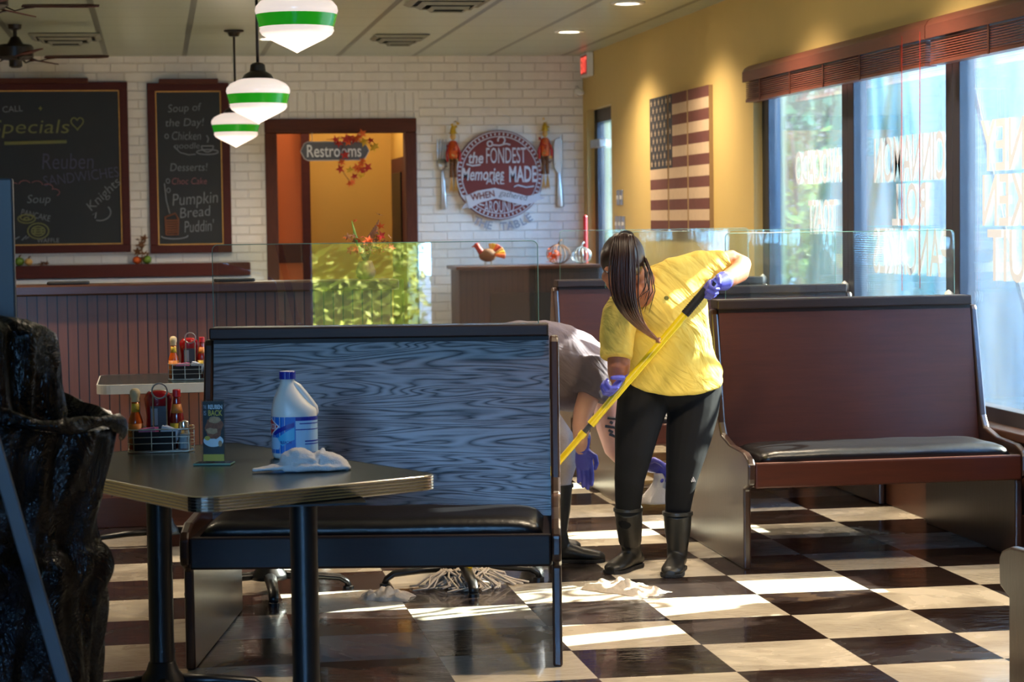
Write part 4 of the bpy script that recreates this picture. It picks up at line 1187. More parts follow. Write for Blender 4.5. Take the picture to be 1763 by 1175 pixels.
def column_base(t, x, y, h, rz=0.0, mat='black', armlen=0.28):
    R = Matrix.Translation((x, y, 0)) @ Matrix.Rotation(rz, 4, 'Z')
    build('column', MB().lathe([(0.038, 0.09), (0.038, h - 0.012), (0.05, h - 0.012), (0.05, h - 0.004)], 24, m=R), mat, t, auto=35)
    build('column_skirt', MB().lathe([(0.075, 0.055), (0.07, 0.075), (0.05, 0.10), (0.042, 0.125), (0.038, 0.13)], 24, m=R), mat, t, smooth=True)
    for k in range(4):
        a = Matrix.Rotation(k * pi / 2, 4, 'Z')
        m = MB(); m.tube([(0.03, 0, 0.07), (armlen * 0.6, 0, 0.062), (armlen, 0, 0.05), (armlen + 0.03, 0, 0.03), (armlen + 0.035, 0, 0.012)], [(0.026, 0.018), (0.024, 0.016), (0.021, 0.014), (0.02, 0.012), (0.018, 0.014)], 10, m=R @ a, hint=(0, 1, 0))
        build('base_arm', m, mat, t, smooth=True)
        build('foot_glide', MB().lathe([(0.022, 0.0), (0.022, 0.012), (0.01, 0.016)], 12, c=(armlen + 0.035, 0, 0), m=R @ a), mat, t)
    build('mount_plate', MB().box(-0.16, 0.16, -0.16, 0.16, h - 0.006, h - 0.001, m=R), mat, t)


def table(label, x, y, rz, w, d, cols, edge='chrome', ribbed=True, h=0.76, th=0.042, r=0.06):
    t = thing('dining_table', label, 'table', (x, y, 0), rz, group='diner tables')
    poly = rrect(w, d, r)
    build('tabletop', MB().prism(rrect(w - 0.004, d - 0.004, r), h - th, h, 'xy'), 'laminate', t)
    m = MB(); n = len(poly); out = []
    nr = 5 if ribbed else 1
    for k in range(nr):
        z0 = h - th + th * k / nr; z1 = h - th + th * (k + 1) / nr; g = 0.0028 if ribbed else 0
        for dz, o in ((z0 + 0.0002, 0), (z0 + 0.0016, g * 0.8), ((z0 + z1) / 2, g), (z1 - 0.0016, g * 0.8), (z1 - 0.0002, 0)):
            out.append([(a * (1 + (o + 0.0025) * 2 / w), b * (1 + (o + 0.0025) * 2 / d), dz) for a, b in poly])
    m.rings(out, cap=False)
    inner = [[(a * (1 - 0.004), b * (1 - 0.004), h + 0.0006) for a, b in poly]]
    m.rings([out[-1], [(a, b, h + 0.0006) for a, b in poly], inner[0]], cap=False)
    build('edge_band', m, edge, t)
    for cx, cy in cols: column_base(t, cx, cy, h - th, pi / 4 * 0 - rz)
    return t


# front table: rotated 27 degrees
tb = table('dark laminate diner table with ribbed chrome edge holding the bleach jug', 0.165, 6.375, radians(27), 0.76, 1.20, [(-0.01, 0.36), (0.005, -0.48)])
table('table with a pale edge behind the nearest booth, standing by the beadboard counter', 0.36, 10.08, 0.0, 1.26, 0.66, [(-0.35, -0.12), (0.35, -0.12)], edge='whiteedge', ribbed=False)
table('table behind the nearest booth, only its two column feet showing beneath the seat', 0.74, 8.70, 0.0, 1.10, 0.54, [(-0.32, -0.10), (0.46, -0.08)])
table('dark laminate table cut off by the left edge, in front of the black plastic', -0.95, 4.86, radians(4), 1.16, 0.70, [(-0.1, 0.0)])


# ================================================================ TABLE THINGS
MT['printwhite'] = plain('printed white', srgb(236, 236, 240), 0.5, var=0.02)
MT['printyellow'] = plain('printed yellow', srgb(226, 186, 60), 0.5, var=0.05)
MT['food'] = plain('printed sandwich', srgb(172, 88, 44), 0.5, var=0.45, scale=90)
MT['food2'] = plain('printed sandwich pale', srgb(222, 160, 110), 0.5, var=0.3, scale=120)
MT['cardblack'] = plain('printed black card', srgb(34, 32, 32), 0.35, var=0.05)
MT['saltwhite'] = plain('salt', srgb(226, 226, 226), 0.9, var=0.04)

# bleach jug ------------------------------------------------------
jg = thing('bleach_jug', 'white plastic bleach jug with blue cap and blue label on the table', 'bleach bottle', (0.405, 6.56, 0.7608))


def jug_ring(z, ax, ay, cx=0.0, cy=0.0, p=2.6, n=48):
    o = []
    for j in range(n):
        a = 2 * pi * j / n; c, s_ = cos(a), sin(a)
        o.append((cx + ax * abs(c) ** (2 / p) * (1 if c > 0 else -1), cy + ay * abs(s_) ** (2 / p) * (1 if s_ > 0 else -1), z))
    return o


m = MB()
m.rings([jug_ring(0.0, 0.060, 0.046), jug_ring(0.004, 0.066, 0.052), jug_ring(0.012, 0.069, 0.056), jug_ring(0.132, 0.069, 0.056), jug_ring(0.142, 0.069, 0.055), jug_ring(0.152, 0.0665, 0.053, -0.001),
         jug_ring(0.166, 0.056, 0.050, -0.009), jug_ring(0.185, 0.045, 0.044, -0.014, p=2.3), jug_ring(0.205, 0.034, 0.035, -0.017, p=2.1), jug_ring(0.222, 0.0245, 0.025, -0.018, p=2), jug_ring(0.232, 0.021, 0.021, -0.018, p=2), jug_ring(0.243, 0.020, 0.020, -0.018, p=2)])
build('jug_body', m, 'jugwhite', jg, smooth=True)
m = MB(); m.tube([(-0.003, -0.004, 0.224), (0.012, -0.006, 0.214), (0.030, -0.008, 0.192), (0.047, -0.010, 0.170), (0.060, -0.010, 0.152), (0.062, -0.008, 0.138)], [0.012, 0.013, 0.0125, 0.012, 0.012, 0.012], 14, roundends=True)
build('handle', m, 'jugwhite', jg, smooth=True)
cp_ = []
for z, r in ((0.240, 0.0238), (0.2405, 0.0245), (0.262, 0.0240), (0.2635, 0.0225)):
    cp_.append([(-0.018 + (r + 0.0006 * (j % 2)) * cos(2 * pi * j / 60), (r + 0.0006 * (j % 2)) * sin(2 * pi * j / 60), z) for j in range(60)])
build('cap', MB().rings(cp_), 'blueplastic', jg)


def on_jug(name, quads, mat, off, parent):
    """patches wrapped on the jug body; u runs over the front from left (-) to right (+), in angle"""
    m = MB()
    for poly in quads:
        pts = []
        n = len(poly)
        for i in range(n):
            (u0, z0), (u1, z1) = poly[i], poly[(i + 1) % n]; st = 8
            for k in range(st): pts.append((u0 + (u1 - u0) * k / st, z0 + (z1 - z0) * k / st))
        # grid fill by scanning between left and right chains is enough for convex shapes
        us = [p[0] for p in pts]; zs = [p[1] for p in pts]; z0, z1 = min(zs), max(zs); K = 14
        rows = []
        for k in range(K + 1):
            z = z0 + (z1 - z0) * k / K; xs = []
            for i in range(n):
                (ua, za), (ub, zb) = poly[i], poly[(i + 1) % n]
                if abs(za - zb) < 1e-9:
                    if abs(z - za) < 1e-9: xs += [ua, ub]
                elif min(za, zb) - 1e-9 <= z <= max(za, zb) + 1e-9: xs.append(ua + (ub - ua) * (z - za) / (zb - za))
            rows.append((z, min(xs), max(xs)))
        vs = []; J = 12
        for z, a, b in rows:
            for j in range(J + 1):
                th = a + (b - a) * j / J
                c, s_ = sin(th), -cos(th); p = 2.6; ax, ay = 0.069 + off, 0.056 + off
                vs.append((ax * abs(c) ** (2 / p) * (1 if c > 0 else -1), ay * abs(s_) ** (2 / p) * (1 if s_ > 0 else -1), z))
        fs = [(i * (J + 1) + j, i * (J + 1) + j + 1, (i + 1) * (J + 1) + j + 1, (i + 1) * (J + 1) + j) for i in range(K) for j in range(J)]
        m.add(vs, fs)
    return build(name, m, mat, parent)


lab = on_jug('label', [[(-1.75, 0.018), (1.9, 0.018), (1.9, 0.128), (-1.75, 0.128)]], 'labelblue', 0.0006, jg)
on_jug('label_panel', [[(0.0, 0.020), (1.9, 0.020), (1.9, 0.116), (0.0, 0.116)]], 'labelpale', 0.0010, lab)
on_jug('label_header', [[(0.0, 0.116), (1.9, 0.116), (1.9, 0.127), (0.0, 0.127)]], 'labelnavy', 0.0012, lab)
on_jug('label_stripes', [[(0.1, 0.106), (1.8, 0.106), (1.8, 0.109), (0.1, 0.109)], [(0.0, 0.088), (1.8, 0.088), (1.8, 0.091), (0.0, 0.091)], [(0.3, 0.052), (1.8, 0.052), (1.8, 0.056), (0.3, 0.056)], [(0.3, 0.044), (1.8, 0.044), (1.8, 0.047), (0.3, 0.047)]], 'labelnavy', 0.0014, lab)
on_jug('label_swoosh', [[(-1.2, 0.080), (-0.02, 0.112), (-0.02, 0.098), (-1.0, 0.072)]], 'labelnavy', 0.0012, lab)
on_jug('label_sweep', [[(-0.9, 0.060), (-0.02, 0.096), (-0.02, 0.060), (-0.5, 0.040)]], 'labelcyan', 0.0010, lab)
on_jug('label_badge', [[(-1.5, 0.030), (-0.7, 0.030), (-0.6, 0.048), (-0.8, 0.066), (-1.5, 0.066)]], 'labelpale', 0.0012, lab)
on_jug('logo_rim', [[(-1.35, 0.070), (-0.62, 0.100), (-1.35, 0.126), (-2.05, 0.100)]], 'printwhite', 0.0016, lab)
on_jug('logo_diamond', [[(-1.35, 0.074), (-0.72, 0.100), (-1.35, 0.122), (-1.95, 0.100)]], 'red', 0.0020, lab)


def jug_text(s, u0, u1, zc, h, mat, off=0.0026):
    t = text_mesh(s, 1.0, 1.0, off=0.02); xs = [p.x for p in t.v]; ys = [p.y for p in t.v]; x0, x1, y0, y1 = min(xs), max(xs), min(ys), max(ys)
    def fn(q):
        th = u0 + (u1 - u0) * (q.x - x0) / (x1 - x0); c, s_ = sin(th), -cos(th); p = 2.6; ax, ay = 0.069 + off, 0.056 + off
        return (ax * abs(c) ** (2 / p) * (1 if c > 0 else -1), ay * abs(s_) ** (2 / p) * (1 if s_ > 0 else -1), zc + ((q.y - y0) / (y1 - y0) - 0.5) * h)
    build('lettering', mapped(t, fn), mat, lab)


jug_text('CLOROX', -2.0, -0.80, 0.099, 0.018, 'printwhite')
jug_text('BLEACH', -0.6, -0.12, 0.052, 0.009, 'labelnavy')

# terry cloth on the table ---------------------------------------
def cloth_heap(name, label, cat, loc, w, d, h, seed, mat, rz=0.0, shape=None, n=90, m_=46, th=0.004):
    t = thing(name, label, cat, loc, rz); m = MB(); vs = []
    for i in range(n + 1):
        for j in range(m_ + 1):
            u = i / n * 2 - 1; v = j / m_ * 2 - 1
            x, y = u * w / 2, v * d / 2
            hh = shape(u, v) if shape else max(0, 1 - u * u) * max(0, 1 - v * v)
            q = Vector((x * 16, y * 16, seed))
            fold = 0.70 + 0.14 * noise.noise(q * 0.8) - 0.14 * max(0, 0.35 - abs(noise.noise(q * 1.6 + Vector((3, 1, 2))))) / 0.35
            edge = 1.0
            z = th + h * min(hh, 0.92 + 0.08 * hh) * (fold + 0.25)
            jit = noise.noise_vector(Vector((u * 2.5, v * 2.5, seed))) * 0.012
            e = min(1.0, (1 - abs(v)) * 6) * min(1.0, (1 - abs(u)) * 6)
            vs.append((x + jit.x * (1 + 1.5 * (abs(u) > 0.6)), y * (1 + 0.25 * noise.noise(Vector((u * 3, seed, 0)))) + jit.y, z * e + 0.001))
    fs = [(i * (m_ + 1) + j, (i + 1) * (m_ + 1) + j, (i + 1) * (m_ + 1) + j + 1, i * (m_ + 1) + j + 1) for i in range(n) for j in range(m_)]
    m.add(vs, fs)
    build('cloth', m, mat, t, smooth=True, sub=1)
    return t


def sh1(u, v):
    a = math.exp(-((u + 0.05) / 0.33) ** 4) * 0.95 + math.exp(-((u - 0.55) / 0.30) ** 4) * 0.72 + 0.10
    a *= (1 - abs(u) ** 5) if u > 0 else (1.0 if u > -0.35 else max(0.25, 1 - (abs(u) - 0.35) * 1.4) * (1 - abs(u) ** 9))
    return min(a, 1.0) * max(0, 1 - abs(v) ** 3) ** 0.6


cc_ = thing('cleaning_cloth', 'white terry cleaning cloth crumpled on the table in front of the bleach jug', 'cloth', (0.405, 6.20, 0.7635), radians(2))
m = MB()
RY = lambda d: Matrix.Rotation(radians(d), 3, 'Y')
m.ell((-0.012, 0.0, 0.030), (0.056, 0.044, 0.030), RY(4)); m.ell((-0.004, -0.010, 0.042), (0.042, 0.032, 0.022), RY(14))
m.ell((0.078, 0.004, 0.022), (0.058, 0.046, 0.026), RY(16)); m.ell((0.060, 0.0, 0.034), (0.034, 0.036, 0.020), RY(10)); m.ell((0.108, 0.0, 0.012), (0.034, 0.040, 0.013), RY(22))
m.tube([(-0.142, -0.006, 0.006), (-0.11, -0.008, 0.008), (-0.07, -0.008, 0.012), (-0.03, -0.012, 0.018)], [(0.006, 0.016), (0.007, 0.022), (0.011, 0.034), (0.018, 0.040)], 16, hint=(0, 0, 1), roundends=True)
m.tube([(-0.055, -0.040, 0.008), (-0.01, -0.047, 0.012), (0.03, -0.046, 0.010), (0.075, -0.046, 0.008), (0.125, -0.030, 0.006)], [0.008, 0.012, 0.010, 0.009, 0.006], 12, roundends=True)
m.tube([(0.030, -0.044, 0.008), (0.036, -0.034, 0.026), (0.050, -0.020, 0.046), (0.058, 0.0, 0.055)], [0.009, 0.008, 0.008, 0.007], 10, roundends=True)
m.tube([(-0.050, -0.034, 0.026), (-0.015, -0.040, 0.038), (0.020, -0.036, 0.034), (0.045, -0.030, 0.022)], [0.005, 0.007, 0.007, 0.006], 10, roundends=True)
m.tube([(0.060, -0.040, 0.012), (0.082, -0.034, 0.028), (0.10, -0.015, 0.034)], [0.006, 0.006, 0.005], 10, roundends=True)
m.box(-0.05, 0.12, -0.035, 0.035, 0.001, 0.012)
ck = build('cloth', m, 'cloth', cc_, remesh=0.0028, smoothn=3)
t9 = bpy.data.textures.new('cloth_creases', 'CLOUDS'); t9.noise_scale = 0.022; t9.noise_depth = 2
dm = ck.modifiers.new('creases', 'DISPLACE'); dm.texture = t9; dm.strength = 0.006; dm.mid_level = 0.6; dm.texture_coords = 'LOCAL'

# tent card -------------------------------------------------------
tc_ = thing('menu_card_holder', 'small acrylic card holder advertising a reuben sandwich on the table', 'table card', (0.158, 6.44, 0.7608), radians(-14))
build('holder_base', MB().box(-0.055, 0.055, -0.03, 0.03, 0, 0.006), 'plexi', tc_, bevel=0.002)
build('base_edge', MB().tube([(-0.055, -0.03, 0.003), (0.055, -0.03, 0.003), (0.055, 0.03, 0.003), (-0.055, 0.03, 0.003)], 0.0028, 6, closed=True), 'plexiedge', tc_)
build('sleeve', MB().box(-0.035, 0.035, -0.0035, 0.0035, 0.006, 0.192), 'plexi', tc_)
cd_ = build('card', MB().box(-0.0315, 0.0315, -0.0012, 0.0012, 0.008, 0.188), 'cardblack', tc_)


def card_text(s, x, z, w, h, mat):
    t = text_mesh(s, 1.0, 1.0, off=0.02); xs = [p.x for p in t.v]; ys = [p.y for p in t.v]; x0, x1, y0, y1 = min(xs), max(xs), min(ys), max(ys)
    build('lettering', mapped(t, lambda q: (x + ((q.x - x0) / (x1 - x0) - 0.5) * w, -0.0016, z + ((q.y - y0) / (y1 - y0) - 0.5) * h)), mat, cd_)


card_text('THE', -0.024, 0.171, 0.009, 0.011, 'ltgrey'); card_text('REUBEN', 0.007, 0.171, 0.042, 0.013, 'printwhite')
card_text('IS', -0.024, 0.153, 0.007, 0.014, 'ltgrey'); card_text('BACK', 0.007, 0.153, 0.042, 0.017, 'printyellow')


def blob(name, cx, cz, rx, rz_, mat, y, wob=0.15, seed=0, parent=None):
    pts = [(cx + rx * (1 + wob * noise.noise(Vector((cos(a) * 1.5, sin(a) * 1.5, seed)))) * cos(a), cz + rz_ * (1 + wob * noise.noise(Vector((cos(a) * 1.5, sin(a) * 1.5, seed + 9)))) * sin(a)) for a in [2 * pi * k / 24 for k in range(24)]]
    build(name, MB().prism(pts, y, y + 0.0002, 'xz'), mat, parent)


blob('plate_picture', 0.0, 0.070, 0.030, 0.018, 'printwhite', -0.0016, 0.03, 1, cd_)
blob('sandwich_picture', 0.002, 0.108, 0.026, 0.034, 'food', -0.0019, 0.35, 2, cd_)
blob('bread_picture', 0.004, 0.133, 0.019, 0.010, 'food2', -0.0022, 0.3, 5, cd_)
blob('filling_picture', -0.004, 0.100, 0.016, 0.010, 'food2', -0.0022, 0.5, 7, cd_)
blob('egg_picture', -0.018, 0.078, 0.009, 0.006, 'printyellow', -0.0022, 0.2, 6, cd_)
blob('seal_picture', 0.020, 0.062, 0.006, 0.009, 'food2', -0.0024, 0.1, 8, cd_)
build('footer_strip', MB().box(-0.0312, 0.0312, -0.0018, -0.0012, 0.010, 0.030), 'printyellow', cd_)

# condiment caddy and its contents -------------------------------
def caddy(loc):
    t = thing('condiment_caddy', '', 'caddy', loc); m = MB()
    w, d = 0.205, 0.115
    for z, r in ((0.004, 0.0022), (0.030, 0.0014), (0.050, 0.0014), (0.074, 0.0022)):
        m.tube([(a, b, z) for a, b in rrect(w, d, 0.018)], r, 6, closed=True)
    for xx in (-0.0850, -0.03, 0.035, 0.085):
        m.tube([(xx, -d / 2, 0.074), (xx, -d / 2, 0.004), (xx, d / 2, 0.004), (xx, d / 2, 0.074)], 0.0015, 6)
    for yy in (-0.03, 0.0, 0.03): m.tube([(-w / 2, yy, 0.074), (-w / 2, yy, 0.004), (w / 2, yy, 0.004), (w / 2, yy, 0.074)], 0.0015, 6)
    build('basket', m, 'wire', t)
    hm = MB(); hx = -0.002
    hm.tube([(hx - 0.021, 0.0, 0.004), (hx - 0.021, 0.0, 0.165)] + [(hx - 0.0005 + 0.024 * cos(a), 0, 0.190 + 0.024 * sin(a)) for a in [radians(215 - k * 250 / 12) for k in range(13)]] + [(hx + 0.021, 0, 0.165), (hx + 0.021, 0.0, 0.004)], 0.0022, 8)
    lp = MB(); lp.tube([(hx + 0.024 * cos(2 * pi * k / 24), 0, 0.190 + 0.024 * sin(2 * pi * k / 24)) for k in range(24)], 0.0026, 8, closed=True)
    build('handle', hm, 'wire', t); build('handle_loop', lp, 'steel', t)
    tr_ = MB(); tr_.box(-0.088, 0.045, -0.050, -0.046, 0.008, 0.066); tr_.box(-0.088, 0.045, -0.012, -0.008, 0.008, 0.066); tr_.box(-0.088, -0.084, -0.05, -0.008, 0.008, 0.066); tr_.box(0.041, 0.045, -0.05, -0.008, 0.008, 0.066); tr_.box(-0.088, 0.045, -0.05, -0.008, 0.008, 0.012)
    build('packet_tray', tr_, 'blackmatte', t)
    return t


def sauce_bottle(loc):
    t = thing('hot_sauce_bottle', '', 'sauce bottle', loc)
    build('bottle', MB().lathe([(0.020, 0), (0.0235, 0.003), (0.0235, 0.085), (0.021, 0.098), (0.013, 0.118), (0.0115, 0.135), (0.0115, 0.150)], 24), 'sauce', t, smooth=True)
    lb = build('label', MB().lathe([(0.0238, 0.022), (0.0238, 0.082)], 24), 'labelorange', t, smooth=True)
    nl = build('neck_band', MB().lathe([(0.0135, 0.118), (0.0125, 0.134), (0.0120, 0.145)], 20), 'labelyellow', t, smooth=True)
    cp = MB(); cp.lathe([(0.0125, 0.150), (0.0135, 0.153), (0.0125, 0.160), (0.0145, 0.165), (0.0165, 0.174), (0.0155, 0.184), (0.010, 0.191), (0.002, 0.193)], 20)
    build('wooden_cap', cp, 'woodcap', t, smooth=True)
    tm = text_mesh('Cholula', 1, 1, off=0.02, shear=0.2); xs = [p.x for p in tm.v]; x0, x1 = min(xs), max(xs)
    build('lettering', mapped(tm, lambda q: (0.0243 * sin(-1.1 + 2.2 * (q.x - x0) / (x1 - x0)), -0.0243 * cos(-1.1 + 2.2 * (q.x - x0) / (x1 - x0)), 0.058 + q.y * 0.016)), 'fallbrown', lb)
    return t


def sauce_bottle2(loc):
    t = thing('pepper_sauce_bottle', '', 'sauce bottle', loc)
    build('bottle', MB().lathe([(0.019, 0), (0.0215, 0.003), (0.0215, 0.095), (0.019, 0.112), (0.0125, 0.140), (0.0105, 0.155), (0.0105, 0.165)], 24), 'sauce2', t, smooth=True)
    build('label', MB().lathe([(0.0219, 0.024), (0.0219, 0.080)], 24), 'labelyellow', t, smooth=True)
    build('neck_label', MB().lathe([(0.0195, 0.112), (0.0165, 0.124), (0.0135, 0.140)], 20), 'labelorange', t, smooth=True)
    build('cap', MB().lathe([(0.0125, 0.163), (0.0125, 0.184), (0.011, 0.186), (0.001, 0.186)], 20), 'red', t, auto=35)
    return t


def ketchup(loc):
    t = thing('ketchup_bottle', '', 'ketchup bottle', loc); m = MB()
    prof = [(0.0, 0.030, 0.022), (0.012, 0.038, 0.026), (0.05, 0.040, 0.028), (0.09, 0.037, 0.026), (0.12, 0.041, 0.028), (0.145, 0.044, 0.030), (0.158, 0.040, 0.028), (0.168, 0.030, 0.020), (0.172, 0.012, 0.010)]
    m.rings([[(a * cos(2 * pi * j / 32), b * sin(2 * pi * j / 32), z + 0.012) for j in range(32)] for z, a, b in prof])
    build('bottle', m, 'ketchup', t, smooth=True)
    build('cap', MB().lathe([(0.022, 0), (0.024, 0.003), (0.024, 0.020), (0.018, 0.024)], 20), 'printwhite', t, auto=35)
    lb = build('back_label', MB().box(-0.025, 0.027, -0.0305, -0.029, 0.055, 0.135), 'dkgrey', t, bevel=0.001)
    f = MB(); f.box(-0.022, -0.002, -0.0312, -0.0305, 0.075, 0.128)
    build('nutrition_panel', f, 'ltgrey', lb)
    return t


def shaker(loc):
    t = thing('salt_shaker', '', 'salt shaker', loc)
    build('glass_body', MB().lathe([(0.018, 0), (0.0195, 0.003), (0.0195, 0.05), (0.015, 0.062), (0.0145, 0.066)], 16), 'shaker', t)
    build('salt', MB().lathe([(0.001, 0.003), (0.0175, 0.004), (0.0175, 0.048), (0.001, 0.050)], 16), 'saltwhite', t)
    build('screw_lid', MB().lathe([(0.0165, 0.062), (0.0170, 0.066), (0.0170, 0.078), (0.0150, 0.088), (0.006, 0.092), (0.001, 0.092)], 20), 'chrome', t, auto=35)
    return t


def packets(loc, mat, nm, n, tilt):
    t = thing('sweetener_packets', '', 'sugar packets', loc); random.seed(4)
    for k in range(n):
        R = Matrix.Translation((random.uniform(-0.003, 0.003), 0.0055 * k, 0)) @ Matrix.Rotation(tilt + random.uniform(-0.08, 0.08), 4, 'Y') @ Matrix.Rotation(0.2, 4, 'X')
        build('packet', MB().box(-0.026, 0.026, -0.0012, 0.0012, 0, 0.062, m=R), mat, t, bevel=0.001)
    return t


TZ = 0.7608
c1 = caddy((0.005, 6.86, TZ))
kit = [(c1, 'wire condiment caddy on the near table left of the card holder', 'wire condiment caddy on the far pale edged table by the counter'),
       (sauce_bottle((-0.073, 6.885, TZ + 0.006)), 'orange hot sauce bottle with a round wooden cap in the near caddy', 'orange hot sauce bottle with a wooden cap in the far caddy'),
       (ketchup((-0.002, 6.905, TZ + 0.006)), 'red ketchup bottle with a dark back label in the near caddy', 'red ketchup bottle standing in the far caddy'),
       (sauce_bottle2((0.056, 6.885, TZ + 0.006)), 'dark red pepper sauce bottle with a red cap in the near caddy', 'red capped pepper sauce bottle in the far caddy'),
       (shaker((0.076, 6.835, TZ + 0.006)), 'glass salt shaker with a chrome lid in the near caddy', 'glass salt shaker with a chrome lid in the far caddy'),
       (packets((-0.028, 6.823, TZ + 0.018), 'pink', 'pink', 4, -0.1), 'pink sweetener packets in the near caddy', 'pink sweetener packets in the far caddy'),
       (packets((0.018, 6.823, TZ + 0.020), 'printwhite', 'white', 4, 0.35), 'white sugar packets leaning in the near caddy', 'white sugar packets leaning in the far caddy')]
off = Vector((0.145, 3.10, 0.0))
for o, l1, l2 in kit:
    o['label'] = l1; gname = {'condiment_caddy': 'wire condiment caddies', 'hot_sauce_bottle': 'orange hot sauce bottles', 'ketchup_bottle': 'ketchup bottles', 'pepper_sauce_bottle': 'red capped sauce bottles', 'salt_shaker': 'salt shakers', 'sweetener_packets': 'sweetener packets'}[o.name.split('.')[0]]
    o['group'] = gname
for o, l1, l2 in kit:
    c = dup(o); c.location = o.location + off; c['label'] = l2

# ================================================================ LEFT FOREGROUND
def bag():
    t = thing('black_plastic_sheet', 'big black plastic sheet draped over a stand in the left foreground', 'plastic sheet', (-0.50, 5.62, 0))
    m = MB(); rings = []; N = 120; K = 60
    for i in range(K + 1):
        u = i / K; z = 1.0 * u
        ring = []
        for j in range(N):
            a = 2 * pi * j / N
            # right side outline by height
            zz = z
            if zz < 0.55: r = 0.335 + 0.05 * zz
            elif zz < 0.68: r = 0.335 + 0.05 * zz + 0.02 * sin((zz - 0.55) / 0.13 * pi)
            elif zz < 0.74: r = 0.36
            else: r = 0.36 + (zz - 0.74) * 0.20
            fold = 0.012 * sin(8 * a + 5 * z + 2.2 * noise.noise(Vector((cos(a), sin(a), z * 1.6)))) + 0.030 * abs(noise.noise(Vector((cos(a) * 3 + z * 1.8, sin(a) * 3, z * 1.2)))) + 0.007 * sin(23 * a - 9 * z + 3 * noise.noise(Vector((cos(a) * 2, sin(a) * 2, z * 2))))
            q = r + fold - 0.025
            tiltz = z - (0.10 * cos(a + 0.4) * u ** 3) 
            ring.append((q * cos(a) * 1.0, q * sin(a) * 0.85, tiltz + 0.06 * u ** 3))
        rings.append(ring)
    top = rings[-1]
    rings.append([(x * 0.93, y * 0.93, z + 0.012) for x, y, z in top])
    rings.append([(x * 0.82, y * 0.82, z - 0.03) for x, y, z in top])
    rings.append([(x * 0.70, y * 0.70, z - 0.12) for x, y, z in top])
    m.rings(rings)
    build('draped_skirt', m, 'bag', t, smooth=True)
    m = MB(); rings = []
    for i in range(31):
        u = i / 30; z = 0.72 + 0.56 * u; ring = []
        for j in range(72):
            a = 2 * pi * j / 72
            r = (0.27 + 0.02 * sin(5 * a + 3 * u)) * (1 - 0.10 * u) * (1 if u < 0.88 else sqrt(max(0.02, 1 - ((u - 0.88) / 0.125) ** 2)))
            r += 0.018 * noise.noise(Vector((cos(a) * 5, sin(a) * 5, u * 1.2))) + 0.008 * sin(19 * a + noise.noise(Vector((a, u * 2, 3))) * 3)
            ring.append((-0.015 + r * cos(a), r * sin(a), z + 0.03 * u * cos(a + 2.6)))
        rings.append(ring)
    m.rings(rings)
    build('wrapped_top', m, 'bag', t, smooth=True)
    m = MB()   # rolled rim running diagonally across the front down to the right corner
    pts = []
    for k in range(30):
        u = k / 29; a = radians(-170 + 178 * u)
        pts.append((0.40 * cos(a) + 0.01, 0.33 * sin(a), 1.10 - 0.155 * u + 0.012 * sin(u * 17)))
    m.tube(pts, [(0.018 + 0.007 * sin(k * 1.3), 0.013 + 0.004 * cos(k)) for k in range(30)], 12, roundends=True)
    build('rolled_hem', m, 'bag', t, smooth=True)


bag()
tag(build('partition_board', MB().box(-0.66, -0.375, 5.98, 6.02, 0, 1.605), 'denimgrey', bevel=0.006), 'slate grey upright board rising behind the black plastic at the left edge', 'board')
br = MB(); d0 = Vector((-0.52, 4.86, 1.62)); d1 = Vector((-0.115, 4.98, 0.0))
ax = (d1 - d0).normalized(); si = Vector((0, -1, 0)).cross(ax).normalized(); nn = ax.cross(si)
vs = []
for p in (d0, d1): vs += [p + si * 0.016 + nn * 0.008, p - si * 0.016 + nn * 0.008, p - si * 0.016 - nn * 0.008, p + si * 0.016 - nn * 0.008]
br.add(vs, [(0, 1, 2, 3), (7, 6, 5, 4), (0, 4, 5, 1), (1, 5, 6, 2), (2, 6, 7, 3), (3, 7, 4, 0)])
tag(build('metal_bar', br, 'denimgrey', bevel=0.003), 'flat grey metal bar leaning down across the black plastic', 'bar')

# ================================================================ MID AND BACK THINGS
# host stand below the round sign
MT['hostbead'] = beadboard('dark beadboard', srgb(50, 30, 24), srgb(28, 17, 14), 0.0475, 'X')
hs = thing('host_stand', 'dark beadboard cabinet under the round sign carrying the turkey and wire pumpkins', 'cabinet', (3.08, 17.85, 0)); g = hs.location
build('carcass', MB().box(2.46, 3.63, 17.6, 18.1, 0.0, 1.055), 'hostbead', hs, origin=g)

build('worktop', MB().box(2.43, 3.65, 17.56, 18.14, 1.055, 1.085), 'capwood', hs, origin=g, bevel=0.006)
o_ = MB(); o_.box(2.72, 3.55, 17.585, 17.6, 0.1, 0.86); build('front_shade_sheet', o_, 'blackmatte', hs, origin=g)  # black sheet stands for the shade inside the cabinet front

# turkey figurine
tk = thing('turkey_figurine', 'small turkey figurine with orange head on the dark cabinet', 'figurine', (2.73, 17.80, 1.0855))
build('body', MB().ell((0, 0, 0.085), (0.075, 0.05, 0.055)), 'fallbrown', tk, smooth=True)
build('head', MB().tube([(-0.045, 0, 0.10), (-0.075, 0, 0.14), (-0.09, 0, 0.165)], [0.03, 0.022, 0.024], 12, roundends=True), 'fallred', tk, smooth=True)
build('beak', MB().tube([(-0.10, 0, 0.165), (-0.135, 0, 0.155)], [0.012, 0.002], 8), 'fallorange', tk, smooth=True)
for k in range(7):
    a = radians(-10 + k * 17); 
    build('tail_feather', MB().tube([(0.04, 0.01 * (k - 3), 0.09), (0.04 + 0.10 * cos(a), 0.016 * (k - 3), 0.09 + 0.09 * sin(a))], [(0.008, 0.004), (0.022, 0.004)], 8, roundends=True), ('fallorange', 'fallyellow', 'straw', 'fallred')[k % 4], tk, smooth=True)
for xx in (-0.02, 0.03): build('leg', MB().tube([(xx, 0, 0.0), (xx, 0, 0.05)], 0.006, 6), 'wire', tk)


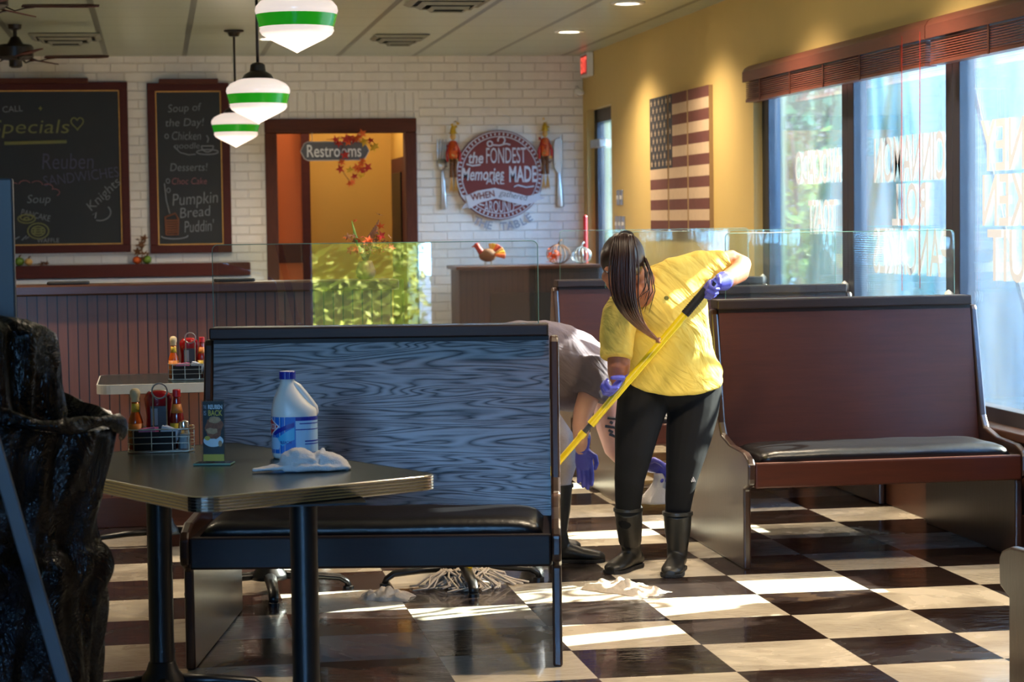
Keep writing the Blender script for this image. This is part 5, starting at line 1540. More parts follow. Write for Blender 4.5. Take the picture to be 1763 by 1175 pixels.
def wire_pumpkin(x, y, r, mat, label):
    t = thing('wire_pumpkin', label, 'wire pumpkin', (x, y, 1.0855), group='wire pumpkins')
    m = MB()
    for k in range(8):
        a = pi * k / 8
        m.tube([(r * sin(b) * cos(a), r * sin(b) * sin(a), r * 0.8 * (1 - cos(b)) + 0.004) for b in [2 * pi * i / 24 for i in range(24)]], 0.004, 6, closed=True)
    build('wire_cage', m, mat, t)
    build('stem', MB().tube([(0, 0, 1.6 * r), (0.01, 0, 1.6 * r + 0.03), (0.03, 0, 1.6 * r + 0.045)], [0.01, 0.007, 0.006], 8), mat, t, smooth=True)
    return t


WP1 = wire_pumpkin(3.33, 17.80, 0.10, 'fallbrown', 'brown wire pumpkin on the dark cabinet right of the turkey')
wire_pumpkin(3.53, 17.84, 0.085, 'steel', 'silvery wire pumpkin on the dark cabinet nearest the red candle')
lf = MB(); random.seed(9)
for k in range(22): leaf(lf, (3.27 + random.uniform(-0.05, 0.06), 17.72 + random.uniform(-0.02, 0.02), 1.10 + random.uniform(0, 0.12)), 0.03, rrot())
build('leaf_pick', lf, 'fallorange', WP1, origin=WP1.location)
m = MB(); m.lathe([(0.02, 0), (0.018, 0.01), (0.018, 0.39), (0.015, 0.40), (0.004, 0.41)], 16, c=(3.60, 17.99, 1.0855))
tag(build('tall_candle', m, 'red', smooth=True), 'tall red candle in the corner beside the wire pumpkins', 'candle')

# fork and knife wall ornaments
fk = thing('giant_fork', 'large silver fork hung on the brick left of the round sign', 'wall ornament', (2.44, YB - 0.02, 1.56)); g = fk.location
m = MB(); X0 = 2.438
m.tube([(X0 + 0.01, YB - 0.02, 1.565), (X0 + 0.008, YB - 0.02, 1.75), (X0, YB - 0.02, 1.90)], [(0.030, 0.008), (0.020, 0.008), (0.012, 0.007)], 12, hint=(1, 0, 0), roundends=True)
build('handle', m, 'steel', fk, origin=g, smooth=True)
m = MB(); m.tube([(X0, YB - 0.02, 1.89), (X0, YB - 0.02, 1.93), (X0, YB - 0.02, 1.99)], [(0.012, 0.007), (0.038, 0.008), (0.044, 0.007)], 12, hint=(1, 0, 0)); build('fork_head', m, 'steel', fk, origin=g, smooth=True)
for k in range(4): build('tine', MB().tube([(X0 - 0.036 + 0.024 * k, YB - 0.02, 1.98), (X0 - 0.036 + 0.024 * k, YB - 0.025, 2.155)], [(0.008, 0.005), (0.005, 0.004)], 8, roundends=True), 'steel', fk, origin=g, smooth=True)
kn = thing('giant_knife', 'large silver knife hung on the brick right of the round sign', 'wall ornament', (3.455, YB - 0.02, 1.56)); g = kn.location; X0 = 3.455
build('handle', MB().tube([(X0 + 0.01, YB - 0.02, 1.575), (X0 + 0.008, YB - 0.02, 1.72), (X0, YB - 0.02, 1.87)], [(0.034, 0.012), (0.026, 0.011), (0.012, 0.008)], 14, hint=(1, 0, 0), roundends=True), 'steel', kn, origin=g, smooth=True)
build('blade', MB().prism([(X0 - 0.012, 1.86), (X0 - 0.042, 1.91), (X0 - 0.046, 2.08), (X0 - 0.030, 2.15), (X0 + 0.01, 2.165), (X0 + 0.034, 2.14), (X0 + 0.034, 1.92), (X0 + 0.012, 1.86)], YB - 0.028, YB - 0.018, 'xz'), 'steel', kn, origin=g, bevel=0.004)


def scarecrow(x, z0, z1, s, label):
    t = thing('scarecrow_ornament', label, 'scarecrow', (x, YB - 0.04, z0)); h = z1 - z0; y = 0.0
    build('hat', MB().lathe([(0.062 * s, h * 0.84), (0.035 * s, h * 0.855), (0.030 * s, h * 0.90), (0.015 * s, h * 0.95), (0.004, h * 0.96)], 14), 'straw' if s > 0.8 else 'fallyellow', t, smooth=True)
    build('head', MB().ell((0, y, h * 0.80), (0.032 * s, 0.03 * s, 0.034)), 'straw', t, smooth=True)
    build('shirt', MB().tube([(0, y, h * 0.48), (0, y, h * 0.62), (0, y, h * 0.74)], [(0.05 * s, 0.03), (0.055 * s, 0.035), (0.03 * s, 0.025)], 14, hint=(1, 0, 0)), 'fallorange', t, smooth=True)
    for k in (-1, 1):
        build('arm', MB().tube([(0.03 * k * s, y, h * 0.71), (0.075 * k * s, y - 0.01, h * 0.56), (0.07 * k * s, y - 0.015, h * 0.46)], 0.016 * s, 8, roundends=True), 'fallred', t, smooth=True)
        build('leg', MB().tube([(0.02 * k * s, y, h * 0.50), (0.025 * k * s, y, h * 0.22)], [0.024 * s, 0.02 * s], 8), 'fallbrown', t, smooth=True)
        m = MB()
        for q in range(7): m.tube([(0.025 * k * s, y, h * 0.23), (0.025 * k * s + 0.006 * (q - 3), y - 0.004 * (q % 3), h * 0.02 * (q % 3))], 0.003, 4)
        build('straw_tuft', m, 'straw', t)
    for mat_, zc_ in (('fallorange', 0.60), ('straw', 0.50), ('fallred', 0.66), ('fallyellow', 0.92), ('fallbrown', 0.40)):
        m = MB()
        for q in range(7): leaf(m, (random.gauss(0, 0.03), -0.035, h * zc_ + random.gauss(0, 0.03)), random.uniform(0.014, 0.026), rrot())
        build('leaf_trim', m, mat_, t)


random.seed(31)
scarecrow(2.535, 1.70, 2.30, 0.75, 'orange and straw scarecrow doll hung between the fork and the round sign')
scarecrow(3.335, 1.72, 2.32, 0.75, 'slim orange scarecrow doll hung at the right rim of the round sign')

# exit sign, camera, switches, flag panels on the right wall
ex = thing('exit_sign', 'white box exit sign with red letters high in the corner', 'exit sign', (3.52, 18.05, 2.66)); g = ex.location
build('housing', MB().box(3.36 + 0.26, 3.675, 17.93, 18.23, 2.665, 2.865), 'white', ex, origin=g, bevel=0.008)
t_ = text_mesh('EXIT', 1, 1, off=0.03); xs = [p.x for p in t_.v]; ys = [p.y for p in t_.v]; a0, a1, b0, b1 = min(xs), max(xs), min(ys), max(ys)
build('red_face', MB().box(3.6195, 3.6199, 17.95, 18.21, 2.685, 2.845), 'red', ex, origin=g)
build('lettering', mapped(t_, lambda q: (3.618, 18.20 - 0.24 * (q.x - a0) / (a1 - a0), 2.70 + 0.13 * (q.y - b0) / (b1 - b0))), 'exitred', ex, origin=g)
build('bracket', MB().box(3.63, 3.67, 18.04, 18.12, 2.863, 2.8695), 'black', ex, origin=g)
m = MB(); m.tube([(3.62, 18.36, 2.56), (3.63, 18.30, 2.55), (3.64, 18.27, 2.54)], [0.03, 0.032, 0.02], 14, roundends=True); m.tube([(3.63, 18.38, 2.57), (3.63, 18.43, 2.60)], 0.014, 8)
tag(build('security_camera', m, 'white', smooth=True), 'small white security camera on the wall corner below the exit sign', 'camera')
for k, (zz, n_, lb_) in enumerate(((1.63, 2, 'chrome switch plate of two on the ochre wall, upper of the pair'), (1.42, 3, 'chrome switch plate of three on the ochre wall, lower of the pair'))):
    t = thing('switch_plate', lb_, 'light switch', (XW, 16.95, zz))
    for q in range(n_):
        yy = (q - (n_ - 1) / 2) * 0.13
        p = build('plate', MB().box(-0.008, 0.0, yy - 0.045, yy + 0.045, -0.06, 0.06), 'steel', t, bevel=0.003)
        build('toggle', MB().box(-0.018, -0.008, yy - 0.008, yy + 0.008, -0.015, 0.015), 'white', p)

FY0, FY1, FZ0, FZ1 = 15.75, 14.02, 1.37, 2.345


def flag_panel(ya, yb, label, u0, u1):
    t = thing('flag_panel', label, 'flag wall art', (XW, (ya + yb) / 2, FZ0), group='flag panels'); g = t.location
    build('backing', MB().box(XW - 0.028, XW - 0.0005, yb, ya, FZ0, FZ1), 'flagedge', t, origin=g)
    hs_ = (FZ1 - FZ0) / 13; cz_ = FZ1 - 7 * hs_; ccut = FY0 - (FY0 - FY1) * 0.405
    for k in range(13):
        z1 = FZ1 - k * hs_; z0 = z1 - hs_; y1 = ya
        if z0 > cz_ - 1e-4: y1 = min(ya, ccut)
        if y1 - yb > 0.005: build('stripe', MB().box(XW - 0.0305, XW - 0.028, yb, y1, z0, z1), 'flagred' if k % 2 == 0 else 'flagcream', t, origin=g)
    if ya > ccut:
        c0 = max(yb, ccut); cf = build('star_field', MB().box(XW - 0.031, XW - 0.028, c0, ya, cz_, FZ1), 'flagnavy', t, origin=g)
        st = MB()
        for r_ in range(9):
            nc = 6 if r_ % 2 == 0 else 5
            for q in range(nc):
                yy = FY0 - (FY0 - ccut) * ((q + (0.5 if nc == 6 else 1.0)) / 6.0); zz = FZ1 - (FZ1 - cz_) * (r_ + 0.7) / 9.4
                if not (c0 + 0.02 < yy < ya - 0.02): continue
                poly = [(yy + (0.026 if i % 2 == 0 else 0.011) * sin(pi * i / 5), zz + (0.026 if i % 2 == 0 else 0.011) * cos(pi * i / 5)) for i in range(10)]
                st.prism(poly, XW - 0.0325, XW - 0.031, 'yz')
        if st.v:
            so_ = build('stars', st, 'flagcream', cf, origin=g)


thrd = (FY0 - FY1) / 3
flag_panel(FY0, FY0 - thrd + 0.03, 'left panel of the three piece wooden flag, mostly star field', 0, 1)
flag_panel(FY0 - thrd - 0.015, FY0 - 2 * thrd + 0.03, 'middle panel of the three piece wooden flag, with a narrow strip of stars', 0, 1)
flag_panel(FY0 - 2 * thrd - 0.015, FY1, 'right panel of the three piece wooden flag, stripes only', 0, 1)

# things on the counter
bq = thing('autumn_bouquet', 'dried autumn leaf bouquet standing on the end of the beadboard counter', 'bouquet', (1.03, 10.72, 1.1855)); g = bq.location
build('vase', MB().lathe([(0.03, 0), (0.045, 0.01), (0.05, 0.04), (0.035, 0.08), (0.03, 0.09)], 20), 'fallbrown', bq, smooth=True)
random.seed(21)
for mat, n_ in (('fallred', 16), ('fallorange', 26), ('fallbrown', 14), ('fallyellow', 6)):
    m = MB()
    for k in range(n_): leaf(m, (random.gauss(0.02, 0.055), random.uniform(-0.05, 0.05), 0.13 + abs(random.gauss(0, 0.055))), random.uniform(0.016, 0.028), rrot())
    build('leaves', m, mat, bq)
m = MB()
for k in range(7): m.tube([(0, 0, 0.06), (0.01 * (k - 3), 0.01, 0.15), (0.045 + 0.008 * (k - 3), 0, 0.22 + 0.012 * k)], 0.003, 5)
build('twigs', m, 'fallbrown', bq)
build('feather', MB().tube([(-0.02, 0, 0.12), (-0.045, 0, 0.20), (-0.065, 0, 0.29)], [(0.003, 0.002), (0.010, 0.003), (0.002, 0.001)], 8, hint=(1, 0, 0)), 'green', bq, smooth=True)
for (xx, lb_) in ((-0.42, 'flat black tray on the counter under the large chalkboard'), (0.38, 'flat black tray on the counter left of the doorway')):
    tag(build('serving_tray', MB().prism(rrect(0.20, 0.12, 0.02), 0, 0.014, 'xy', m=Matrix.Translation((xx, 10.70, 1.1855))), 'blackmatte', bevel=0.004), lb_, 'tray')


# ================================================================ PEOPLE
def limb(m, pts, rad, n=18, hint=None):
    return m.tube(pts, rad, n, hint=hint, roundends=True)


def fr(f, s):
    f = Vector(f).normalized(); s = Vector(s); s = (s - f * s.dot(f)).normalized(); return f, s, f.cross(s)


def hand(m, W, f, s, curl=(0.9, 1.2, 0.9), spread=0.0, scale=1.0, thumb_in=0.6, cuff=True, flip=1):
    """palm starts at wrist W, runs along f; s points to the thumb side; fingers curl towards n = flip * (f x s)"""
    f, s, n = fr(f, s); n = n * flip; W = Vector(W); k = scale
    m.tube([W - f * 0.012 * k, W + f * 0.02 * k, W + f * 0.055 * k, W + f * 0.088 * k], [(0.026 * k, 0.019 * k), (0.034 * k, 0.018 * k), (0.041 * k, 0.016 * k), (0.040 * k, 0.013 * k)], 16, hint=s, roundends=True)
    L = [(0.038, 0.024, 0.020), (0.043, 0.028, 0.022), (0.040, 0.026, 0.021), (0.031, 0.020, 0.018)]
    for i in range(4):
        off = (0.030 - 0.0195 * i) * k
        p = W + f * (0.088 - 0.004 * abs(i - 1)) * k + s * off
        a = 0.0; pts = [W + f * 0.05 * k + s * off * 0.9, p]
        for j in range(3):
            a += curl[j] * (1 + 0.06 * (i - 1)); d = f * cos(a) + n * sin(a) + s * (spread * (1.5 - i) * 0.1)
            p = p + d.normalized() * L[i][j] * k; pts.append(p)
        m.tube(pts, [0.0105 * k, 0.0105 * k, 0.0098 * k, 0.0092 * k, 0.0078 * k], 10, roundends=True)
    b = W + f * 0.022 * k + s * 0.026 * k
    t1 = b + (f * 0.55 + s * 0.75 + n * 0.25 * thumb_in).normalized() * 0.036 * k
    t2 = t1 + (f * 0.85 + s * 0.15 + n * thumb_in).normalized() * 0.030 * k
    t3 = t2 + (f * 0.8 - s * 0.25 + n * thumb_in * 1.2).normalized() * 0.024 * k
    m.tube([b - s * 0.01 * k, b, t1, t2, t3], [0.015 * k, 0.0145 * k, 0.0125 * k, 0.011 * k, 0.0085 * k], 10, roundends=True)
    return m


MT['lips'] = plain('lips', srgb(150, 76, 66), 0.4)
MT['emblem'] = plain('grey green emblem print', srgb(120, 120, 60), 0.7)
# ---------------------------- woman in yellow
wo_ = thing('person', 'person in yellow T-shirt, black leggings and boots, leaning over a yellow mop pole', 'person', (2.03, 8.70, 0)); g = wo_.location
# head frame: crown tipped toward the camera, face looking down to the left
HC = Vector((1.835, 8.44, 1.292))
fdir, udir, sdir = fr((-0.42, -0.62, -0.66), (-0.10, -0.68, 0.70)); HR = Matrix((sdir, fdir, udir)).transposed()   # columns: side, face, up


def hp(a, b, c): return HC + sdir * a + fdir * b + udir * c


m = MB()
# torso (hidden below the shirt), neck, arms
m.tube([(2.10, 8.75, 0.92), (2.08, 8.70, 1.0), (2.05, 8.63, 1.10), (2.01, 8.58, 1.17)], [(0.10, 0.07), (0.11, 0.07), (0.11, 0.07), (0.08, 0.05)], 20, hint=(1, 0, 0), roundends=True)
limb(m, [(2.00, 8.58, 1.17), (1.945, 8.535, 1.215), HC + Vector((0.03, 0.02, -0.02))], [0.048, 0.050, 0.056])
m.ell((1.925, 8.478, 1.165), (0.052, 0.05, 0.055))
limb(m, [(2.02, 8.59, 1.18), (2.14, 8.61, 1.24)], [0.04, 0.045])
limb(m, [(1.99, 8.58, 1.15), (1.87, 8.55, 1.10)], [0.04, 0.045])
# her left arm, elbow out to the right
limb(m, [(2.14, 8.60, 1.24), (2.27, 8.65, 1.275), (2.355, 8.67, 1.288), (2.385, 8.65, 1.272), (2.355, 8.58, 1.243), (2.295, 8.51, 1.222), (2.24, 8.46, 1.205)], [0.055, 0.050, 0.047, 0.044, 0.043, 0.037, 0.028])
# her right arm, reaching down along the pole
limb(m, [(1.86, 8.54, 1.10), (1.835, 8.50, 0.99), (1.825, 8.47, 0.875), (1.826, 8.485, 0.845), (1.824, 8.475, 0.825), (1.822, 8.468, 0.81)], [0.056, 0.050, 0.046, 0.043, 0.036, 0.028])
# skull, jaw and face
m.ell(HC + udir * 0.015 - fdir * 0.01, (0.078, 0.098, 0.108), HR)
m.ell(hp(0, 0.035, -0.055), (0.058, 0.055, 0.062), HR)
m.ell(hp(0, 0.070, -0.095), (0.026, 0.020, 0.018), HR)
m.tube([hp(0, 0.088, 0.020), hp(0, 0.108, -0.018), hp(0, 0.094, -0.030)], [0.008, 0.014, 0.010], 10, roundends=True)
m.tube([hp(-0.045, 0.080, 0.030), hp(0, 0.092, 0.034), hp(0.045, 0.080, 0.030)], 0.008, 8, roundends=True)
for k in (-1, 1): m.ell(hp(0.040 * k, 0.062, -0.028), (0.024, 0.024, 0.026), HR)
for k in (-1, 1): m.ell(hp(0.078 * k, -0.008, -0.012), (0.010, 0.018, 0.030), HR)
build('body', m, 'skin', wo_, origin=g, remesh=0.006, smoothn=3)
for k in (-1, 1):
    e = build('eye', MB().ell(hp(0.031 * k, 0.070, 0.012), (0.014, 0.010, 0.007), HR, 12, 8), 'printwhite', wo_, origin=g, smooth=True)
    build('iris', MB().ell(hp(0.031 * k, 0.0790, 0.011), (0.006, 0.003, 0.006), HR, 10, 6), 'hair', e, origin=g, smooth=True)
build('mouth', MB().tube([hp(-0.022, 0.084, -0.058), hp(0, 0.092, -0.056), hp(0.022, 0.084, -0.058)], [0.004, 0.007, 0.004], 8, roundends=True), 'lips', wo_, origin=g, smooth=True)

# T-shirt
m = MB()
def tor(cx, cy, cz, a, b, tilt, n=40, lean=0.0):
    o = []
    for j in range(n):
        t_ = 2 * pi * j / n; x = a * cos(t_); y = b * sin(t_)
        o.append((cx + x * cos(tilt), cy + y, cz + x * sin(tilt) + y * lean))
    return o
m.rings([tor(2.118, 8.735, 0.785, 0.192, 0.150, radians(0), lean=0.30), tor(2.112, 8.735, 0.80, 0.210, 0.160, radians(1), lean=0.3), tor(2.100, 8.72, 0.88, 0.190, 0.155, radians(3), lean=0.3), tor(2.082, 8.69, 0.97, 0.178, 0.150, radians(7), lean=0.35),
         tor(2.060, 8.65, 1.06, 0.182, 0.148, radians(12), lean=0.4), tor(2.035, 8.61, 1.14, 0.190, 0.132, radians(18), lean=0.45), tor(2.020, 8.585, 1.20, 0.175, 0.105, radians(24), lean=0.5), tor(2.01, 8.57, 1.245, 0.125, 0.07, radians(24), lean=0.5)])
m.ell((2.12, 8.74, 0.83), (0.205, 0.155, 0.10))
m.ell((2.00, 8.53, 1.10), (0.13, 0.09, 0.11))                       # chest
limb(m, [(1.965, 8.545, 1.185), (2.08, 8.585, 1.250), (2.20, 8.62, 1.275)], [0.052, 0.062, 0.064])
m.tube([(2.12, 8.60, 1.215), (2.22, 8.63, 1.262), (2.315, 8.66, 1.280)], [(0.085, 0.08), (0.068, 0.065), (0.060, 0.058)], 20, hint=(0, 1, 0))
m.tube([(1.90, 8.555, 1.14), (1.845, 8.52, 1.08), (1.822, 8.49, 0.98), (1.812, 8.465, 0.912)], [(0.085, 0.08), (0.080, 0.076), (0.074, 0.07), (0.068, 0.064)], 20, hint=(0, 1, 0))
sh_ = build('t_shirt', m, 'yshirt', wo_, origin=g, remesh=0.0065, smoothn=4)
tx = bpy.data.textures.new('wrinkles', 'CLOUDS'); tx.noise_scale = 0.085; tx.noise_depth = 1
dm = sh_.modifiers.new('wrinkles', 'DISPLACE'); dm.texture = tx; dm.strength = 0.012; dm.mid_level = 0.5; dm.texture_coords = 'LOCAL'
# soft diagonal folds across the shirt
# neckline band and sleeve hems
def ringband(cx, cy, cz, a, b, nrm, hintv, r, n=32):
    N = Vector(nrm).normalized(); u = Vector(hintv); u = (u - N * u.dot(N)).normalized(); v = N.cross(u)
    return [Vector((cx, cy, cz)) + u * a * cos(2 * pi * k / n) + v * b * sin(2 * pi * k / n) for k in range(n)]
bg_ = MB(); bc = Vector((2.018, 8.436, 1.150))
# small printed emblem on the chest
M_ = Matrix.Translation(bc) @ Matrix.Rotation(radians(20), 4, 'Y')
bg_.tube([(0, 0.014, 0), (0, -0.001, 0)], 0.008, 12, m=M_)
build('chest_emblem', bg_, 'emblem', wo_, origin=g)

# leggings
m = MB()
m.ell((2.125, 8.755, 0.79), (0.198, 0.145, 0.125))
limb(m, [(2.215, 8.765, 0.76), (2.195, 8.735, 0.66), (2.168, 8.70, 0.56), (2.140, 8.665, 0.46), (2.124, 8.655, 0.385), (2.118, 8.675, 0.31), (2.115, 8.70, 0.22)], [0.112, 0.108, 0.096, 0.078, 0.065, 0.058, 0.050])
limb(m, [(2.00, 8.745, 0.76), (1.972, 8.71, 0.69), (1.940, 8.67, 0.59), (1.918, 8.64, 0.49), (1.902, 8.64, 0.40), (1.905, 8.68, 0.31), (1.910, 8.72, 0.22)], [0.110, 0.106, 0.092, 0.076, 0.063, 0.056, 0.048])
build('leggings', m, 'leggings', wo_, origin=g, remesh=0.007, smoothn=3)
# three small stripes mark on the thigh cuff
lg = MB()
for q in range(3): lg.box(-0.002, 0.002, -0.006, 0.004, 0, 0.010 + 0.006 * q, m=Matrix.Translation((2.155 + 0.007 * q, 8.602, 0.385)) @ Matrix.Rotation(radians(-25), 4, 'Y'))
build('leg_emblem', lg, 'signgrey', wo_, origin=g)


def boot(parent, name, top, ank, heel, toe, og, rt=0.060, mat='rubber'):
    top, ank, heel, toe = map(Vector, (top, ank, heel, toe)); m = MB()
    mid = top.lerp(ank, 0.5)
    m.tube([top, top.lerp(ank, 0.08), mid, ank], [(rt, rt * 1.02), (rt * 0.98, rt), (rt * 0.92, rt * 0.95), (rt * 0.74, rt * 0.82)], 22, roundends=False)
    d = (toe - heel); d.z = 0; dn = d.normalized(); sd_ = Vector((-dn.y, dn.x, 0))
    L_ = d.length; base = heel.copy(); out = []
    for u, w_, h_ in ((0.0, 0.030, 0.062), (0.08, 0.038, 0.080), (0.25, 0.038, 0.095), (0.42, 0.038, 0.078), (0.6, 0.044, 0.062), (0.78, 0.047, 0.052), (0.92, 0.040, 0.043), (1.0, 0.022, 0.030)):
        c = heel.lerp(toe, u); out.append([c + sd_ * (w_ * cos(2 * pi * j / 20)) + Vector((0, 0, 1)) * (h_ / 2 + h_ / 2 * sin(2 * pi * j / 20) * (1 if sin(2 * pi * j / 20) > 0 else 0.9)) for j in range(20)])
    m.rings(out)
    m.tube([ank + Vector((0, 0, 0.02)), ank.lerp(heel.lerp(toe, 0.22) + Vector((0, 0, 0.045)), 0.8)], [rt * 0.75, rt * 0.72], 18, roundends=True)
    b = build(name, m, mat, parent, origin=og, remesh=0.005, smoothn=3)
    so2 = MB(); ps = []; 
    for u, w_ in ((0.0, 0.028), (0.1, 0.037), (0.3, 0.036), (0.45, 0.036), (0.65, 0.046), (0.8, 0.048), (0.93, 0.040), (1.0, 0.020)): ps.append((u, w_))
    L1 = [heel.lerp(toe, u) + sd_ * (w_ + 0.002) for u, w_ in ps]; L2 = [heel.lerp(toe, u) - sd_ * (w_ + 0.002) for u, w_ in ps][::-1]
    P_ = L1 + L2; n = len(P_)
    so2.add([p + Vector((0, 0, -0.002)) for p in P_] + [p + Vector((0, 0, 0.013)) for p in P_], [tuple(range(n)), tuple(range(n, 2 * n))] + [(i, (i + 1) % n, n + (i + 1) % n, n + i) for i in range(n)])
    build('sole', so2, 'blackmatte', b, bevel=0.003, origin=og)
    cf = MB(); cf.tube([top + Vector((0, 0, -0.012)), top + Vector((0, 0, 0.002))], rt * 1.06, 24); build('boot_cuff', cf, mat, b, origin=og, smooth=False, auto=40)
    return b


boot(wo_, 'rubber_boot', (2.112, 8.675, 0.252), (2.122, 8.72, 0.105), (2.14, 8.775, 0.002), (2.045, 8.535, 0.002), g, 0.060)
boot(wo_, 'rubber_boot', (1.908, 8.70, 0.272), (1.935, 8.79, 0.115), (1.985, 8.86, 0.004), (1.825, 8.685, 0.002), g, 0.058)

# gloves, the fingers closed around the pole
pT = Vector((2.192, 8.395, 1.208)); pB = Vector((1.205, 8.53, 0.07)); pd = (pB - pT).normalized()


def onpole(t): return pT + pd * t


# upper hand (her left): palm over the pole, fingers around behind it
gp = onpole(0.035)
m = MB(); W = Vector((2.232, 8.445, 1.205))
hand(m, W, (gp + Vector((-0.035, -0.035, 0.0))) - W, -pd, (0.75, 1.35, 1.0), scale=0.95, thumb_in=0.7, flip=-1)
m.tube([W - Vector((-0.030, -0.026, -0.008)), W], [0.040, 0.031], 18, roundends=True)
build('glove', m, 'glove', wo_, origin=g, remesh=0.0035, smoothn=1)
gp2 = pT + pd * ((pT.z - 0.775) / -pd.z)
m = MB(); W = Vector((1.835, 8.475, 0.825))
hand(m, W, (gp2 + Vector((-0.04, -0.04, -0.005))) - W, -pd, (0.7, 1.35, 1.0), scale=0.95, thumb_in=0.7, flip=1)
m.tube([W + Vector((-0.006, 0.01, 0.035)), W], [0.042, 0.033], 18, roundends=True)
build('glove', m, 'glove', wo_, origin=g, remesh=0.0035, smoothn=1)

# hair: scalp cap and a ponytail falling forward over the face
m = MB(); HR2 = HR
out = []
for i in range(1, 22):
    th = pi * 0.62 * i / 21; ring = []
    for j in range(44):
        a = 2 * pi * j / 44
        x = 0.088 * sin(th) * cos(a); y = 0.108 * sin(th) * sin(a); z = 0.118 * cos(th)
        if y > 0.075: y = 0.075 + (y - 0.075) * 0.4
        z += 0.035 * max(0, sin(a)) * sin(th) ** 2 - 0.035 * max(0, -sin(a)) * sin(th) ** 2
        k_ = 1 + 0.012 * sin(a * 22 + i * 0.2)
        ring.append(HC + udir * (0.018 + z * k_) + sdir * x * k_ + fdir * (y * k_ - 0.012))
    out.append(ring)
m.rings(out)
build('hair_cap', m, 'hair', wo_, origin=g, smooth=True)
root = Vector((1.832, 8.345, 1.405))
build('hair_tie', MB().tube(ringband(root.x, root.y - 0.002, root.z - 0.004, 0.026, 0.020, (-0.1, -0.8, 0.55), (1, 0, 0), 0.006), 0.007, 8, closed=True), 'blackmatte', wo_, origin=g, smooth=True)
random.seed(2); m = MB()
ctrl = [(root, 0.018, 0.014), (Vector((1.815, 8.300, 1.400)), 0.034, 0.020), (Vector((1.808, 8.272, 1.335)), 0.040, 0.024), (Vector((1.805, 8.268, 1.25)), 0.046, 0.024), (Vector((1.810, 8.272, 1.17)), 0.042, 0.022),
        (Vector((1.838, 8.290, 1.10)), 0.032, 0.018), (Vector((1.885, 8.325, 1.045)), 0.022, 0.012), (Vector((1.935, 8.355, 1.005)), 0.010, 0.007), (Vector((1.962, 8.368, 0.985)), 0.0015, 0.0012)]
m.tube([c for c, a, b in ctrl], [(a * 0.86, b * 0.8) for c, a, b in ctrl], 20, hint=(1, 0, 0))
for q in range(150):
    a = random.uniform(0, 2 * pi); rr = random.uniform(0.55, 1.08); pts = []; ph = random.uniform(0, 6)
    wide = random.random() < 0.12
    for i, (c, ra, rb) in enumerate(ctrl):
        k_ = rr * (1.25 if wide and 1 < i < 6 else 1.0)
        pts.append(c + Vector((cos(a) * ra * k_ + 0.002 * sin(ph + i), -abs(sin(a)) * rb * k_ * (1 if sin(a) > -0.3 else -1), 0.002 * sin(a + i))))
    # smooth subdivide
    ps = []
    for i in range(len(pts) - 1):
        p0 = pts[max(i - 1, 0)]; p1 = pts[i]; p2 = pts[i + 1]; p3 = pts[min(i + 2, len(pts) - 1)]
        for s5 in range(4):
            t5 = s5 / 4; ps.append(0.5 * ((2 * p1) + (p2 - p0) * t5 + (2 * p0 - 5 * p1 + 4 * p2 - p3) * t5 ** 2 + (3 * p1 - p0 - 3 * p2 + p3) * t5 ** 3))
    ps.append(pts[-1] + Vector((random.uniform(-0.006, 0.012), 0, random.uniform(-0.012, 0.012))))
    N_ = len(ps); m.tube(ps, [0.0034 * (1 - 0.75 * (i / N_) ** 3) for i in range(N_)], 5)
build('ponytail', m, 'hair', wo_, origin=g, smooth=True)
# side strands from the temples down the cheek
m = MB()
for q in range(8):
    a = random.uniform(-0.5, 1.0); b = 0.085
    st = hp(0.086 * cos(a * 0.3), 0.02 + 0.02 * a, 0.03 * (1 - abs(a)))
    st = Vector((1.905 + random.uniform(-0.01, 0.02), 8.41 + random.uniform(-0.02, 0.02), 1.33 + random.uniform(-0.03, 0.02)))
    m.tube([st, st + Vector((0.018, -0.03, -0.06)), st + Vector((0.012 + random.uniform(-0.02, 0.02), -0.05, -0.13)), st + Vector((-0.02 + random.uniform(-0.02, 0.03), -0.06, -0.20 + random.uniform(-0.03, 0.03)))], [0.0035, 0.003, 0.0022, 0.0008], 5)
build('loose_strands', m, 'hair', wo_, origin=g, smooth=True)

# ---------------------------- mop pole
mp = thing('mop', 'yellow telescopic mop pole with black grip held by the person in yellow', 'mop', tuple(pB)); g = mp.location
def seg(name, t0, t1, r, mat, **kw): return build(name, MB().tube([onpole(t0), onpole(t1)], r, 20), mat, mp, origin=g, auto=40, **kw)
TL = (pB - pT).length
seg('upper_pole', 0.12, 0.735, 0.0155, 'poleyellow')
seg('hand_grip', -0.01, 0.165, 0.0175, 'blackmatte')
gr = MB()
for q in range(8): gr.tube([onpole(0.085 + 0.010 * q), onpole(0.089 + 0.010 * q)], 0.0190, 18)
build('grip_ribs', gr, 'blackmatte', mp, origin=g)
seg('locking_collar', 0.715, 0.745, 0.0175, 'poleyellow'); seg('inner_tube', 0.74, 0.80, 0.0105, 'dkgrey'); seg('lower_pole', 0.795, TL, 0.0130, 'poleyellow'); seg('lower_collar', 0.785, 0.81, 0.016, 'poleyellow')
hd = MB(); hd.box(-0.09, 0.09, -0.022, 0.022, 0, 0.018, m=Matrix.Translation((1.20, 8.53, 0.05)))
build('mop_head', hd, 'blackmatte', mp, origin=g, bevel=0.006)
random.seed(6); m = MB()
